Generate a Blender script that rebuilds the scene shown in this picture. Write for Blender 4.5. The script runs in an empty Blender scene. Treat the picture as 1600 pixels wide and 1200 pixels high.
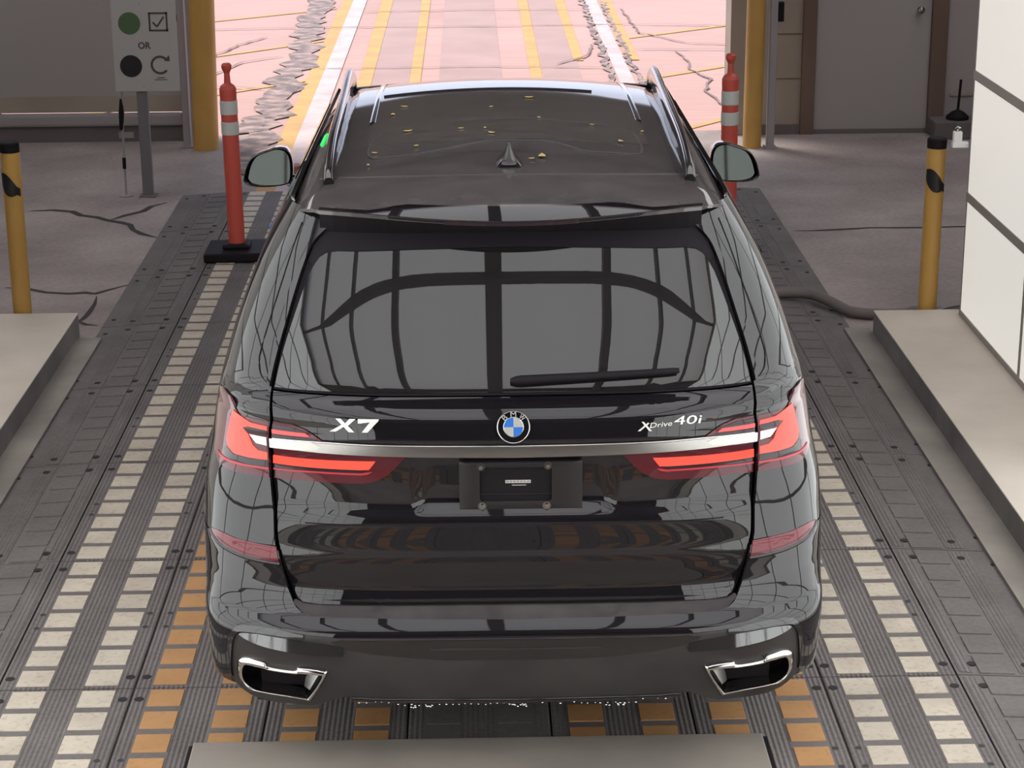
import bpy, bmesh, math, random
from mathutils import Vector, Matrix
SC = bpy.context.scene
COL = SC.collection
random.seed(7)
H = math.pi / 2
# ------------------------------------------------------------------ camera
F, CH, PI_, YA, RO = 3155.573, 3.0832, 0.3103, 0.0194, -0.0079
cam = bpy.data.cameras.new('camera'); cam_o = bpy.data.objects.new('camera', cam); COL.objects.link(cam_o)
cam.sensor_width = 36; cam.sensor_fit = 'HORIZONTAL'; cam.lens = 36 * F / 1600; cam.clip_end = 500
c_, s_ = math.cos(YA), math.sin(YA); cp, sp = math.cos(PI_), math.sin(PI_)
Rv = Vector((c_, -s_, 0)); Uv = Vector((s_ * sp, c_ * sp, cp)); Fv = Vector((s_ * cp, c_ * cp, -sp))
cr, sr = math.cos(RO), math.sin(RO)
R2 = cr * Rv + sr * Uv; U2 = cr * Uv - sr * Rv
M = Matrix((R2, U2, -Fv)).transposed().to_4x4(); M.translation = (0, 0, CH)
cam_o.matrix_world = M
SC.camera = cam_o
# ------------------------------------------------------------------ world, sun, exposure
w = bpy.data.worlds.new('world'); SC.world = w; w.use_nodes = True
nt = w.node_tree; bg = nt.nodes['Background']
tc = nt.nodes.new('ShaderNodeTexCoord'); sx = nt.nodes.new('ShaderNodeSeparateXYZ'); rp = nt.nodes.new('ShaderNodeValToRGB')
nt.links.new(tc.outputs['Generated'], sx.inputs[0]); nt.links.new(sx.outputs['Z'], rp.inputs[0]); nt.links.new(rp.outputs[0], bg.inputs[0])
rp.color_ramp.elements[0].position = 0.0; rp.color_ramp.elements[0].color = (.66, .70, .86, 1)
rp.color_ramp.elements[1].position = .4; rp.color_ramp.elements[1].color = (.36, .42, .56, 1)
bg.inputs[1].default_value = 2.0
sun = bpy.data.lights.new('sun', 'SUN'); sun_o = bpy.data.objects.new('sun', sun); COL.objects.link(sun_o)
sun.energy = 4.8; sun.angle = math.radians(25); sun.color = (1, .93, .84)
sun_o.rotation_euler = (math.radians(-18), math.radians(-22), 0)
SC.view_settings.view_transform = 'Standard'; SC.view_settings.look = 'None'
SC.view_settings.exposure = 0.0; SC.view_settings.gamma = 1; SC.view_settings.use_curve_mapping = False

# ------------------------------------------------------------------ materials
MATS = {}
def mat(name, col, rough=.5, metal=0, coat=0, coat_ior=1.5, coat_rough=.03, ior=1.5, emit=None, es=1, noise=None, bump=None, spec=.5):
    m = bpy.data.materials.new(name); m.use_nodes = True; n = m.node_tree; b = n.nodes['Principled BSDF']
    b.inputs['Base Color'].default_value = (*col, 1); b.inputs['Roughness'].default_value = rough; b.inputs['Metallic'].default_value = metal
    b.inputs['IOR'].default_value = ior; b.inputs['Specular IOR Level'].default_value = spec
    if coat:
        b.inputs['Coat Weight'].default_value = coat; b.inputs['Coat IOR'].default_value = coat_ior; b.inputs['Coat Roughness'].default_value = coat_rough
    if emit:
        b.inputs['Emission Color'].default_value = (*emit, 1); b.inputs['Emission Strength'].default_value = es
    if noise:   # list of (scale, (lo col), (hi col), lo, hi, detail, fac)
        tcn = n.nodes.new('ShaderNodeTexCoord'); prev = None
        for (sc, c0, c1, lo, hi, det, fac) in noise:
            t = n.nodes.new('ShaderNodeTexNoise'); mp = n.nodes.new('ShaderNodeMapping')
            geo = n.nodes.new('ShaderNodeNewGeometry')
            n.links.new(geo.outputs['Position'], mp.inputs[0])
            if isinstance(sc, tuple): mp.inputs['Scale'].default_value = sc; t.inputs['Scale'].default_value = 1
            else: t.inputs['Scale'].default_value = sc
            n.links.new(mp.outputs[0], t.inputs['Vector']); t.inputs['Detail'].default_value = det
            r = n.nodes.new('ShaderNodeValToRGB'); n.links.new(t.outputs['Fac'], r.inputs[0])
            r.color_ramp.elements[0].position = lo; r.color_ramp.elements[1].position = hi
            r.color_ramp.elements[0].color = (*c0, 1); r.color_ramp.elements[1].color = (*c1, 1)
            if prev is None: prev = r.outputs[0]
            else:
                mx = n.nodes.new('ShaderNodeMix'); mx.data_type = 'RGBA'; mx.blend_type = 'MULTIPLY'; mx.inputs[0].default_value = fac
                n.links.new(prev, mx.inputs[6]); n.links.new(r.outputs[0], mx.inputs[7]); prev = mx.outputs[2]
        n.links.new(prev, b.inputs['Base Color'])
    if bump:    # ('wave', scale, strength) or ('noise', scale, strength)
        kind, sc, st = bump
        bn = n.nodes.new('ShaderNodeBump'); bn.inputs['Strength'].default_value = st; bn.inputs['Distance'].default_value = .01
        tcn = n.nodes.new('ShaderNodeTexCoord')
        if kind == 'wave':
            t = n.nodes.new('ShaderNodeTexWave'); t.wave_type = 'BANDS'; t.bands_direction = 'X'; t.inputs['Scale'].default_value = sc; t.inputs['Distortion'].default_value = .3
            n.links.new(tcn.outputs['Object'], t.inputs['Vector'])
        else:
            t = n.nodes.new('ShaderNodeTexNoise'); t.inputs['Scale'].default_value = sc; t.inputs['Detail'].default_value = 6
            n.links.new(tcn.outputs['Object'], t.inputs['Vector'])
        n.links.new(t.outputs['Fac'], bn.inputs['Height']); n.links.new(bn.outputs[0], b.inputs['Normal'])
    MATS[name] = m
    return m
W1 = (1, 1, 1)
paint = mat('black_paint', (.010, .0085, .010), .5, coat=1, coat_ior=1.60, coat_rough=.02, spec=0)
dusty = mat('dusty_black_roof', (.022, .019, .019), .5, coat=1, coat_ior=1.55, coat_rough=.04, spec=0, noise=[(9, (.060, .052, .053), (.085, .075, .074), .35, .7, 8, 1)])
roofglass = mat('dusty_roof_glass', (.03, .027, .026), .45, coat=1, coat_ior=1.55, coat_rough=.03, spec=0, noise=[(14, (.070, .060, .058), (.10, .088, .084), .35, .7, 8, 1)])
gblack = mat('gloss_black', (.006, .005, .006), .2, coat=1, coat_ior=1.5)
mblack = mat('matte_black', (.013, .011, .013), .6, spec=.12)
glass = mat('privacy_glass', (.012, .011, .011), .25, coat=1, coat_ior=1.75, coat_rough=.01, spec=0)
bracket_m = mat('bracket_plastic', (.016, .014, .015), .35)
ledge_m = mat('ledge_gloss', (.02, .018, .017), .4, coat=1, coat_ior=2.1, coat_rough=.05, spec=0)
satin = mat('satin_grey_plastic', (.032, .028, .028), .42, noise=[(6, (.030, .026, .027), (.045, .040, .039), .35, .7, 6, 1)])
chrome = mat('chrome', (.62, .61, .58), .12, 1)
dchrome = mat('satin_chrome', (.36, .35, .33), .2, 1)
redlens = mat('dark_red_lens', (.085, .008, .015), .25, coat=1, coat_ior=1.42, spec=.2)
redlens2 = mat('red_reflector', (.15, .015, .022), .3, coat=1, coat_ior=1.4, spec=.2)
redlit = mat('lit_red', (.3, .02, .02), .3, emit=(1.0, .095, .055), es=1.05)
redlit2 = mat('lit_pink_red', (.3, .02, .02), .3, emit=(1.0, .10, .10), es=.95)
reddim = mat('dim_red', (.25, .02, .03), .3, emit=(.55, .03, .04), es=.55)
smoke = mat('smoked_lens', (.02, .012, .016), .25, coat=1, coat_ior=1.38, spec=.2)
silver = mat('silver_lens', (.75, .74, .70), .3, .6)
letter = mat('bright_letter', (.80, .79, .75), .35, .35)
bar_bright = mat('bar_bright', (.52, .52, .485), .3, .7)
white = mat('white_paint', (.78, .78, .76), .5)
blue = mat('emblem_blue', (.03, .16, .55), .3, coat=.5)
green_reflection = mat('green_reflection', (.02, .3, .08), .4, emit=(.02, .95, .15), es=.9)  # emission paints a reflected green light, no lamp on the car
mirror_m = mat('tinted_mirror', (.052, .057, .052), .03, 1)
tyre = mat('tyre_rubber', (.02, .019, .02), .8)
rubber = mat('rubber_mat', (.12, .11, .108), .75, noise=[(2.5, (.118, .100, .096), (.175, .157, .15), .3, .72, 8, 1), (60, (.75, .75, .75), W1, .35, .6, 4, .8)], bump=('wave', 19, .35))
rubber_flat = mat('rubber_tile', (.12, .11, .108), .75, noise=[(3, (.125, .107, .103), (.172, .155, .147), .3, .72, 8, 1), (50, (.8, .8, .8), W1, .35, .6, 4, .7)])
rubber_dark = mat('rubber_gap', (.035, .03, .031), .8)
padw = mat('white_square', (.62, .54, .43), .6, noise=[(5, (.45, .385, .315), (.60, .53, .425), .3, .7, 5, 1), (45, (.7, .66, .62), W1, .33, .48, 5, .6)])
pado = mat('orange_square', (.58, .25, .06), .6, noise=[(5, (.40, .205, .080), (.48, .255, .105), .3, .7, 5, 1), (45, (.75, .7, .65), W1, .3, .45, 5, .5)])
hole = mat('bolt_hole', (.012, .010, .011), .8)
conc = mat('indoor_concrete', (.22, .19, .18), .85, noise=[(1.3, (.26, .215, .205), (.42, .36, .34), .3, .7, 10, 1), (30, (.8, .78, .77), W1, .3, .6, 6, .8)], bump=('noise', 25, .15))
conc_lt = mat('pale_concrete', (.34, .30, .26), .85, noise=[(2.0, (.21, .185, .165), (.36, .32, .28), .3, .7, 10, 1)])
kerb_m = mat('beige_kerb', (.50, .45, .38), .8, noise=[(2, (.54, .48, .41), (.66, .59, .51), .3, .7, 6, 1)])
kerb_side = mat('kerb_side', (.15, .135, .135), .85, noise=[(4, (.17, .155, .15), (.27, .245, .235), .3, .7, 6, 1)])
crack_m = mat('crack_dark', (.045, .038, .038), .9)
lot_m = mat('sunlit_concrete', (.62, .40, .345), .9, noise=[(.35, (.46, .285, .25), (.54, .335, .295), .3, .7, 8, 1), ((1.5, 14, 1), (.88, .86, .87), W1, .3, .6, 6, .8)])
lot_grey = mat('lot_grey_band', (.50, .37, .355), .9, noise=[(1.2, (.37, .245, .225), (.45, .30, .275), .3, .7, 8, 1)])
lot_dark = mat('broken_asphalt', (.25, .20, .19), .95, noise=[(7, (.17, .135, .13), (.46, .32, .285), .40, .68, 10, 1)])
yel_line = mat('faded_yellow_paint', (.78, .40, .12), .8, noise=[(3, (.46, .27, .12), (.60, .34, .115), .3, .65, 8, 1)])
wht_line = mat('faded_white_paint', (.80, .68, .68), .8, noise=[(3, (.46, .36, .345), (.58, .47, .46), .3, .6, 8, 1)])
lot_crack = mat('lot_crack', (.24, .17, .16), .95)
yellow = mat('yellow_bollard', (.60, .33, .055), .45, noise=[(3, (.50, .285, .075), (.58, .335, .085), .3, .7, 4, 1)])
orange = mat('orange_plastic', (.56, .085, .06), .5)
refl_tape = mat('silver_tape', (.55, .56, .54), .45)
black_tape = mat('black_tape', (.015, .014, .016), .4)
steel = mat('galvanised_steel', (.33, .30, .30), .7, .1, spec=.2)
post_grey = mat('grey_post', (.16, .145, .15), .7)
wall_m = mat('grey_wall', (.28, .25, .24), .8, noise=[(.8, (.31, .265, .255), (.37, .325, .315), .3, .7, 4, 1)])
wall_beige = mat('beige_panel', (.34, .285, .235), .8, noise=[(1.5, (.30, .25, .205), (.38, .32, .265), .3, .7, 4, 1)])
door_m = mat('grey_door', (.36, .325, .315), .7)
frame_m = mat('brown_frame', (.16, .10, .075), .7, noise=[((2, 2, .5), (.12, .075, .058), (.20, .125, .095), .3, .7, 4, 1)])
dark_m = mat('dark_lining', (.14, .12, .115), .8)
black_hall = mat('dark_hall', (.02, .018, .02), .9)
beam_m = mat('dark_beam', (.05, .045, .042), .7)
sign_m = mat('sign_board', (.42, .40, .375), .6)
ink = mat('sign_ink', (.07, .06, .062), .7)
ink_black = mat('sign_black', (.012, .010, .013), .7)
ink_green = mat('sign_green', (.07, .13, .055), .7)
plate_m = mat('scanner_plate', (.25, .22, .19), .5, noise=[(2.2, (.20, .175, .155), (.29, .255, .22), .3, .7, 6, 1)])
hose_m = mat('hose_grey', (.15, .125, .115), .6)
blue_strap = mat('blue_strap', (.03, .15, .45), .6)
red_block = mat('red_block', (.33, .09, .06), .6)
leaf_m = mat('dry_leaf', (.45, .32, .10), .8)
panel_boosted = mat('lit_panel_boosted', (.8, .8, .78), .5, emit=(.86, .89, .90), es=2.25)  # columns out of view, boosted to strengthen reflections on the car
panel_dim = mat('lit_panel_dim', (.5, .5, .49), .5, emit=(.90, .855, .78), es=.62)
mullion = mat('mullion', (.34, .31, .27), .6)
canopy = bpy.data.materials.new('translucent_canopy'); canopy.use_nodes = True
_n = canopy.node_tree; _n.nodes.clear()
_o = _n.nodes.new('ShaderNodeOutputMaterial'); _t = _n.nodes.new('ShaderNodeBsdfTranslucent'); _d = _n.nodes.new('ShaderNodeBsdfDiffuse'); _a = _n.nodes.new('ShaderNodeMixShader')
_t.inputs[0].default_value = (.97, .95, .91, 1); _d.inputs[0].default_value = (.7, .69, .66, 1); _a.inputs[0].default_value = .22
_n.links.new(_t.outputs[0], _a.inputs[1]); _n.links.new(_d.outputs[0], _a.inputs[2]); _n.links.new(_a.outputs[0], _o.inputs[0])

# ------------------------------------------------------------------ mesh builder
class MB:
    def __init__(s): s.v = []; s.f = []; s.mi = []; s.n = []; s.mats = []
    def m(s, mt):
        if mt not in s.mats: s.mats.append(mt)
        return s.mats.index(mt)
    def add(s, vs, fs, mt, ns=None):
        k = len(s.v); i = s.m(mt)
        s.v += [tuple(v) for v in vs]; s.n += (list(ns) if ns else [None] * len(vs))
        for f in fs: s.f.append([k + a for a in f]); s.mi.append(i)
    def flat(s, vs, fs, mt):      # every face gets its own corners: crisp edges
        for f in fs: s.add([vs[a] for a in f], [list(range(len(f)))], mt)
    def box(s, x0, x1, y0, y1, z0, z1, mt, bev=0):
        bm = bmesh.new(); bmesh.ops.create_cube(bm, size=1)
        for v in bm.verts: v.co = Vector(((x0 + x1) / 2 + v.co.x * (x1 - x0), (y0 + y1) / 2 + v.co.y * (y1 - y0), (z0 + z1) / 2 + v.co.z * (z1 - z0)))
        if bev: bmesh.ops.bevel(bm, geom=bm.edges[:], offset=bev, segments=2, affect='EDGES', profile=.6)
        bm.verts.index_update()
        s.flat([v.co.copy() for v in bm.verts], [[v.index for v in f.verts] for f in bm.faces], mt); bm.free()
        return s
    def lathe(s, prof, c, mt, n=28, caps=True):
        vs = []
        for (r, z) in prof:
            for k in range(n):
                a = 2 * math.pi * k / n; vs.append((c[0] + r * math.cos(a), c[1] + r * math.sin(a), c[2] + z))
        for j in range(len(prof) - 1):
            ring = vs[j * n:(j + 2) * n]
            s.add(ring, [[k, (k + 1) % n, n + (k + 1) % n, n + k] for k in range(n)], mt)
        if caps:
            s.add(vs[-n:], [list(range(n))], mt); s.add(vs[:n], [list(range(n))[::-1]], mt)
        return s
    def tube(s, pts, r, mt, n=10, flat=1.0):
        pts = [Vector(p) for p in pts]; rings = []
        rr = r if isinstance(r, (list, tuple)) else [r] * len(pts)
        for i, p in enumerate(pts):
            t = (pts[min(i + 1, len(pts) - 1)] - pts[max(i - 1, 0)]).normalized()
            up = Vector((0, 0, 1)) if abs(t.z) < .9 else Vector((0, 1, 0))
            a = t.cross(up).normalized(); b = a.cross(t).normalized()
            rings.append([p + rr[i] * (math.cos(q) * a + flat * math.sin(q) * b) for q in [2 * math.pi * k / n for k in range(n)]])
        vs = [v for g in rings for v in g]
        s.add(vs, [[j * n + k, j * n + (k + 1) % n, (j + 1) * n + (k + 1) % n, (j + 1) * n + k] for j in range(len(pts) - 1) for k in range(n)], mt)
        s.add(rings[0], [list(range(n))[::-1]], mt); s.add(rings[-1], [list(range(n))], mt)
        return s
    def prism(s, poly, fn, d0, d1, mt):   # 2-D outline, fn(a,b,d) -> 3-D
        n = len(poly)
        A = [fn(a, b, d0) for a, b in poly]; B = [fn(a, b, d1) for a, b in poly]
        s.add(B, [list(range(n))], mt); s.add(A, [list(range(n))[::-1]], mt)
        for k in range(n):
            j = (k + 1) % n; s.add([A[k], A[j], B[j], B[k]], [[0, 1, 2, 3]], mt)
        return s
    def loft(s, loops, mt, closed=True, cap0=False, cap1=False):
        n = len(loops[0]); vs = [v for l in loops for v in l]
        m = n if closed else n - 1
        s.add(vs, [[j * n + k, j * n + (k + 1) % n, (j + 1) * n + (k + 1) % n, (j + 1) * n + k] for j in range(len(loops) - 1) for k in range(m)], mt)
        if cap0: s.add(loops[0], [list(range(n))[::-1]], mt)
        if cap1: s.add(loops[-1], [list(range(n))], mt)
        return s
    def build(s, name, parent=None, **props):
        me = bpy.data.meshes.new(name); me.from_pydata(s.v, [], s.f)
        for mt in s.mats: me.materials.append(mt)
        me.polygons.foreach_set('material_index', s.mi); me.polygons.foreach_set('use_smooth', [True] * len(s.f)); me.update()
        acc = [Vector((0, 0, 0)) for _ in s.v]
        for p in me.polygons:
            for i in p.vertices: acc[i] += p.normal * max(p.area, 1e-9)
        nn = []
        for i, q in enumerate(s.n):
            a = acc[i]
            v = Vector(q) if q is not None else a
            if q is not None and a.length > 0 and v.dot(a) < 0 and abs(q[2]) < .999: v = -v
            nn.append(v.normalized() if v.length > 0 else Vector((0, 0, 1)))
        me.normals_split_custom_set_from_vertices(nn)
        return link(name, me, parent, **props)
def link(name, me, parent=None, **props):
    o = bpy.data.objects.new(name, me); COL.objects.link(o)
    if parent: o.parent = parent
    for k, v in props.items(): o[k] = v
    return o
def empty(name, loc, label, cat, group=None, rz=0):
    o = bpy.data.objects.new(name, None); COL.objects.link(o); o.location = loc; o.rotation_euler.z = rz; o.empty_display_size = .1
    o['label'] = label; o['category'] = cat
    if group: o['group'] = group
    return o
def text_mesh(body, size, shear=0, bold=0.):
    cu = bpy.data.curves.new('text', 'FONT'); cu.body = body; cu.size = size; cu.shear = shear; cu.fill_mode = 'FRONT'; cu.offset = bold; cu.resolution_u = 3
    o = bpy.data.objects.new('text', cu); COL.objects.link(o)
    dg = bpy.context.evaluated_depsgraph_get(); me = bpy.data.meshes.new_from_object(o.evaluated_get(dg))
    vs = [v.co.copy() for v in me.vertices]; fs = [list(p.vertices) for p in me.polygons]
    x0 = min(v.x for v in vs); x1 = max(v.x for v in vs); y0 = min(v.y for v in vs); y1 = max(v.y for v in vs)
    vs = [((v.x - x0) / (x1 - x0), (v.y - y0) / (y1 - y0)) for v in vs]
    bpy.data.objects.remove(o); bpy.data.meshes.remove(me); bpy.data.curves.remove(cu)
    return vs, fs        # normalised to the unit square
def slab(mb, vs2, fs, fn, d0, d1, mt):   # flat letters with thickness
    A = [fn(a, b, d0) for a, b in vs2]; B = [fn(a, b, d1) for a, b in vs2]
    mb.add(B, fs, mt)
    cnt = {}
    for f in fs:
        for k in range(len(f)):
            e = (f[k], f[(k + 1) % len(f)]); key = (min(e), max(e)); cnt.setdefault(key, []).append(e)
    for key, es in cnt.items():
        if len(es) == 1:
            i, j = es[0]; mb.add([A[i], A[j], B[j], B[i]], [[0, 1, 2, 3]], mt)

# ================================================================== SETTING
FW = 16.3      # plane of the exit wall
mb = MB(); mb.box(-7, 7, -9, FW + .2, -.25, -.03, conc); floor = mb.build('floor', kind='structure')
mb = MB()
for sx_ in (-1, 1):
    mb.box(min(sx_ * 2.02, sx_ * 2.16), max(sx_ * 2.02, sx_ * 2.16), 1.0, 10.55, -.03, -.004, conc_lt)
mb.build('trim_3', kind='structure', label='pale concrete strip beside the rubber lane')
# kerbs
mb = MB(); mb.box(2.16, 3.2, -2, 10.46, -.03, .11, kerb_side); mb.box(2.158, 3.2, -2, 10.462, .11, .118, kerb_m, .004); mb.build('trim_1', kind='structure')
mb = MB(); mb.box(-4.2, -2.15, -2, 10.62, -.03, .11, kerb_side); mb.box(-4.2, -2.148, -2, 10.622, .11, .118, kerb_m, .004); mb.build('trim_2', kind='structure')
# floor cracks
def ribbon(mb, pts, wd, z, mt, seed=0, jit=.35):
    r = random.Random(seed); P = []; st = max(.12, wd * .8)
    for i in range(len(pts) - 1):
        a, b = Vector(pts[i]), Vector(pts[i + 1]); k = max(2, int((b - a).length / st)); nn = (b - a).normalized(); nn = Vector((-nn.y, nn.x))
        for q in range(k): P.append(a.lerp(b, q / k) + nn * r.uniform(-1, 1) * min(.05, wd * .7))
    P.append(Vector(pts[-1])); L = []; Rr = []
    for i, p in enumerate(P):
        t = (P[min(i + 1, len(P) - 1)] - P[max(i - 1, 0)]).normalized(); nrm = Vector((-t.y, t.x)); k = .2 if i in (0, len(P) - 1) else 1
        L.append(p + nrm * wd * .5 * k * (1 + r.uniform(-jit, jit))); Rr.append(p - nrm * wd * .5 * k * (1 + r.uniform(-jit, jit)))
    vs = [(q.x, q.y, z) for q in L] + [(q.x, q.y, z) for q in Rr]; n = len(P)
    mb.add(vs, [[i, n + i, n + i + 1, i + 1] for i in range(n - 1)], mt, [Vector((0, 0, 1))] * len(vs))
mb = MB()
ribbon(mb, [(-3.06, 13.81), (-2.78, 13.74), (-2.47, 13.47), (-2.32, 13.32), (-2.07, 12.95)], .05, -.028, crack_m, 1)
ribbon(mb, [(-2.47, 13.47), (-2.3, 13.75), (-2.15, 14.0)], .05, -.028, crack_m, 9)
ribbon(mb, [(-2.8, 11.70), (-2.38, 11.59), (-2.22, 11.55), (-2.07, 11.75)], .038, -.028, crack_m, 2)
ribbon(mb, [(-2.2, 11.5), (-2.19, 11.16), (-2.22, 10.95), (-2.1, 10.88)], .028, -.028, crack_m, 3)
ribbon(mb, [(2.11, 12.93), (2.37, 12.94), (2.63, 13.0), (2.96, 12.95), (3.6, 13.0)], .03, -.028, crack_m, 4)
mb.build('crack', parent=floor)
# lot outside
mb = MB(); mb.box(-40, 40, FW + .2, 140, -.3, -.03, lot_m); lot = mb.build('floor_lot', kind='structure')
mb = MB(); zl = -.026
def strip(mt, x0, x1, y0, y1, dx0=0, dx1=0):
    z = zl
    mb.add([(x0, y0, z), (x1, y0, z), (x1 + dx1, y1, z), (x0 + dx0, y1, z)], [[0, 1, 2, 3]], mt)
strip(lot_grey, -.96, -.56, 14.6, 40, -.02, -.02); strip(lot_grey, .70, 1.06, 14.6, 40, .05, .05); strip(lot_grey, -.3, .3, 14.6, 40)
mb.build('tyre_lane', parent=lot)
mb = MB(); zl = -.022
strip(yel_line, -1.56, -1.42, 14.25, 40, -.02, -.02); strip(yel_line, -1.05, -.93, 14.3, 40, -.08, -.03); strip(yel_line, -.57, -.47, 14.3, 40, -.04, -.02)
strip(yel_line, .57, .67, 14.3, 40, .06, .1); strip(yel_line, 1.04, 1.14, 20.3, 40, .05, .09); strip(yel_line, 1.58, 1.70, 20.3, 40, .12, .16)
for (a, b) in [((-4.5, 22.4), (-1.6, 24.6)), ((-4.2, 19.3), (-1.45, 22.0)), ((-3.9, 17.0), (-1.45, 19.36)), ((1.55, 21.75), (5, 24.4)), ((1.6, 19.07), (5, 22.0)), ((1.6, 16.35), (4.5, 19.7))]:
    h = .06; zq = zl - .0015; mb.add([(a[0], a[1] - h, zq), (b[0], b[1] - h, zq), (b[0], b[1] + h, zq), (a[0], a[1] + h, zq)], [[0, 1, 2, 3]], yel_line)
mb.build('yellow_line', parent=lot)
mb = MB(); zl = -.020; strip(wht_line, -1.42, -1.26, 14.25, 40, -.04, -.02); strip(wht_line, 1.40, 1.54, 16.5, 40, .05, .06); mb.build('white_line', parent=lot)
mb = MB()
ribbon(mb, [(-1.66, 14.9), (-1.72, 16.5), (-1.76, 18.5), (-1.72, 20.5), (-1.83, 25.2), (-1.9, 32)], .27, -.019, lot_dark, 5, .5)
ribbon(mb, [(-1.95, 16.5), (-1.75, 17.6), (-1.7, 19.2)], .22, -.0165, lot_dark, 15, .5)
ribbon(mb, [(1.34, 17.5), (1.36, 20), (1.38, 25), (1.45, 32)], .06, -.018, lot_dark, 6, .5)
ribbon(mb, [(1.60, 18.0), (1.60, 20), (1.62, 25)], .05, -.018, lot_dark, 7, .5)
mb.build('broken_strip', parent=lot)
mb = MB()
for k, pts in enumerate([[(2.1, 20.9), (2.17, 20.2), (2.14, 19.6), (2.27, 19.05), (2.15, 18.4), (2.22, 17.6)], [(1.8, 24.3), (1.86, 22.2), (2.3, 21.4), (3.2, 21.1)], [(-2.7, 20.6), (-2.45, 21.6), (-2.2, 22.2)], [(-2.5, 19.5), (-2.3, 20.4), (-1.9, 20.8)],
        [(-3, 22.8), (-1.7, 22.9), (0, 22.85), (1.6, 22.9), (3, 22.7)], [(-1.5, 19.9), (0, 19.95), (1.4, 19.8)], [(-1.3, 24.2), (.3, 24.3), (1.5, 24.2)], [(.85, 20.0), (1.2, 20.6), (1.3, 21.4)], [(1.7, 21.0), (2.6, 20.9), (3.4, 20.9)], [(-2.9, 18.6), (-2.3, 18.9), (-1.9, 18.7)]]):
    ribbon(mb, pts, .024, -.015 + .0007 * k, lot_crack, 20 + k, .5)
mb.build('crack', parent=lot)
# exit wall, left of the opening: big door with bottom bar
mb = MB(); mb.box(-7, -3.85, FW, FW + .25, -.03, 4.6, dark_m); mb.box(-7, 7, FW, FW + .25, 2.65, 4.6, dark_m); mb.box(-2.34, -2.2, FW, FW + .25, -.03, 2.95, wall_m); mb.build('wall_back', kind='structure')
d2 = MB().box(-3.85, -2.34, FW + .02, FW + .08, .34, 2.95, door_m).build('door_2', kind='structure')
MB().box(-3.85, -2.34, FW + .01, FW + .075, .21, .34, wall_beige).build('door_strip', parent=d2)
mb = MB(); mb.box(-3.85, -2.34, FW - .03, FW + .06, .10, .20, steel, .02); mb.build('door_bar', parent=d2)
mb = MB(); mb.box(-3.85, -2.34, FW, FW + .05, -.03, .10, dark_m); mb.box(-2.86, -2.74, FW - .005, FW + .001, .0, .05, steel); mb.build('door_gap_shade', parent=d2)  # dark strip stands in for the shaded gap under the door bar
# exit wall, right of the opening
mb = MB(); mb.box(2.10, 2.22, FW, FW + .35, -.03, 2.95, wall_beige); mb.box(2.22, 2.71, FW, FW + .2, -.03, 2.95, wall_beige)
for z in (.42, .78): mb.box(2.42, 2.70, FW - .004, FW, z, z + .008, frame_m)
mb.box(2.3, 2.75, FW - .02, FW, -.03, .05, dark_m)
mb.box(3.9, 7, FW, FW + .2, -.03, 2.95, wall_m); mb.box(3.9, 7, FW - .012, FW, .27, .30, wall_beige); mb.build('wall_right', kind='structure')
fr = MB(); fr.box(2.68, 2.79, FW - .04, FW + .1, -.03, 2.4, frame_m, .006); fr.box(3.72, 3.85, FW - .04, FW + .1, -.03, 2.4, frame_m, .006); fr.box(2.68, 3.85, FW - .04, FW + .1, 2.4, 2.52, frame_m, .006)
fr.box(3.85, 3.9, FW, FW + .1, -.03, 2.95, wall_m); fr.box(2.71, 3.85, FW, FW + .1, 2.52, 2.95, wall_m)
fr.build('trim_4', kind='structure')
d1 = MB().box(2.79, 3.72, FW + .01, FW + .06, .0, 2.4, door_m, .004).build('door_1', kind='structure')
mb = MB(); mb.box(2.79, 3.72, FW - .02, FW + .08, -.03, 0.005, dark_m); mb.build('door_sill', parent=d1)
mb = MB(); mb.tube([(3.62, FW + .02, .97), (3.62, FW - .045, .97)], .02, dchrome, 12); mb.lathe([(.012, -.028), (.026, -.014), (.03, 0), (.026, .014), (.012, .028)], (3.62, FW - .05, .97), dchrome, 14); mb.build('door_handle', parent=d1)
# side walls beyond the light walls, rear hall, ceiling
mb = MB(); mb.box(5.6, 5.8, -9, FW, -.03, 4.6, dark_m); mb.build('wall_side_right', kind='structure')
mb = MB(); mb.box(-5.8, -5.6, -9, FW, -.03, 4.6, dark_m); mb.build('wall_side_left', kind='structure')
mb = MB(); mb.box(-5.8, 5.8, -9.2, -9, -.03, 4.6, black_hall); mb.build('wall_front', kind='structure')
CZ = 4.0; CY0, CY1 = 1.05, 9.0
mb = MB(); mb.box(-2.7, 2.7, CY1, FW + .3, CZ, CZ + .6, dark_m); mb.box(-5.8, 5.8, FW - .3, FW + .3, CZ, CZ + .6, dark_m); mb.box(-5.8, 5.8, CY1, 9.2, CZ, CZ + .6, dark_m); mb.box(-5.8, 5.8, -9.2, CY0, CZ, CZ + .6, black_hall); mb.box(-5.8, -2.75, CY0, CY1, CZ, CZ + .6, dark_m); mb.box(2.75, 5.8, CY0, CY1, CZ, CZ + .6, dark_m); ceil = mb.build('ceiling', kind='structure')
mb = MB(); mb.add([(-2.75, CY0, CZ + .3), (2.75, CY0, CZ + .3), (2.75, CY1, CZ + .3), (-2.75, CY1, CZ + .3)], [[0, 3, 2, 1]], canopy)
for a, b in ((-5.75, -2.68), (2.68, 5.75)): mb.add([(a, 9.15, CZ + .3), (b, 9.15, CZ + .3), (b, FW - .28, CZ + .3), (a, FW - .28, CZ + .3)], [[0, 3, 2, 1]], canopy)  # side skylights, added to brighten the far end of the hall
mb.build('ceiling_canopy_and_added_skylights', kind='structure')
mb = MB()
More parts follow.
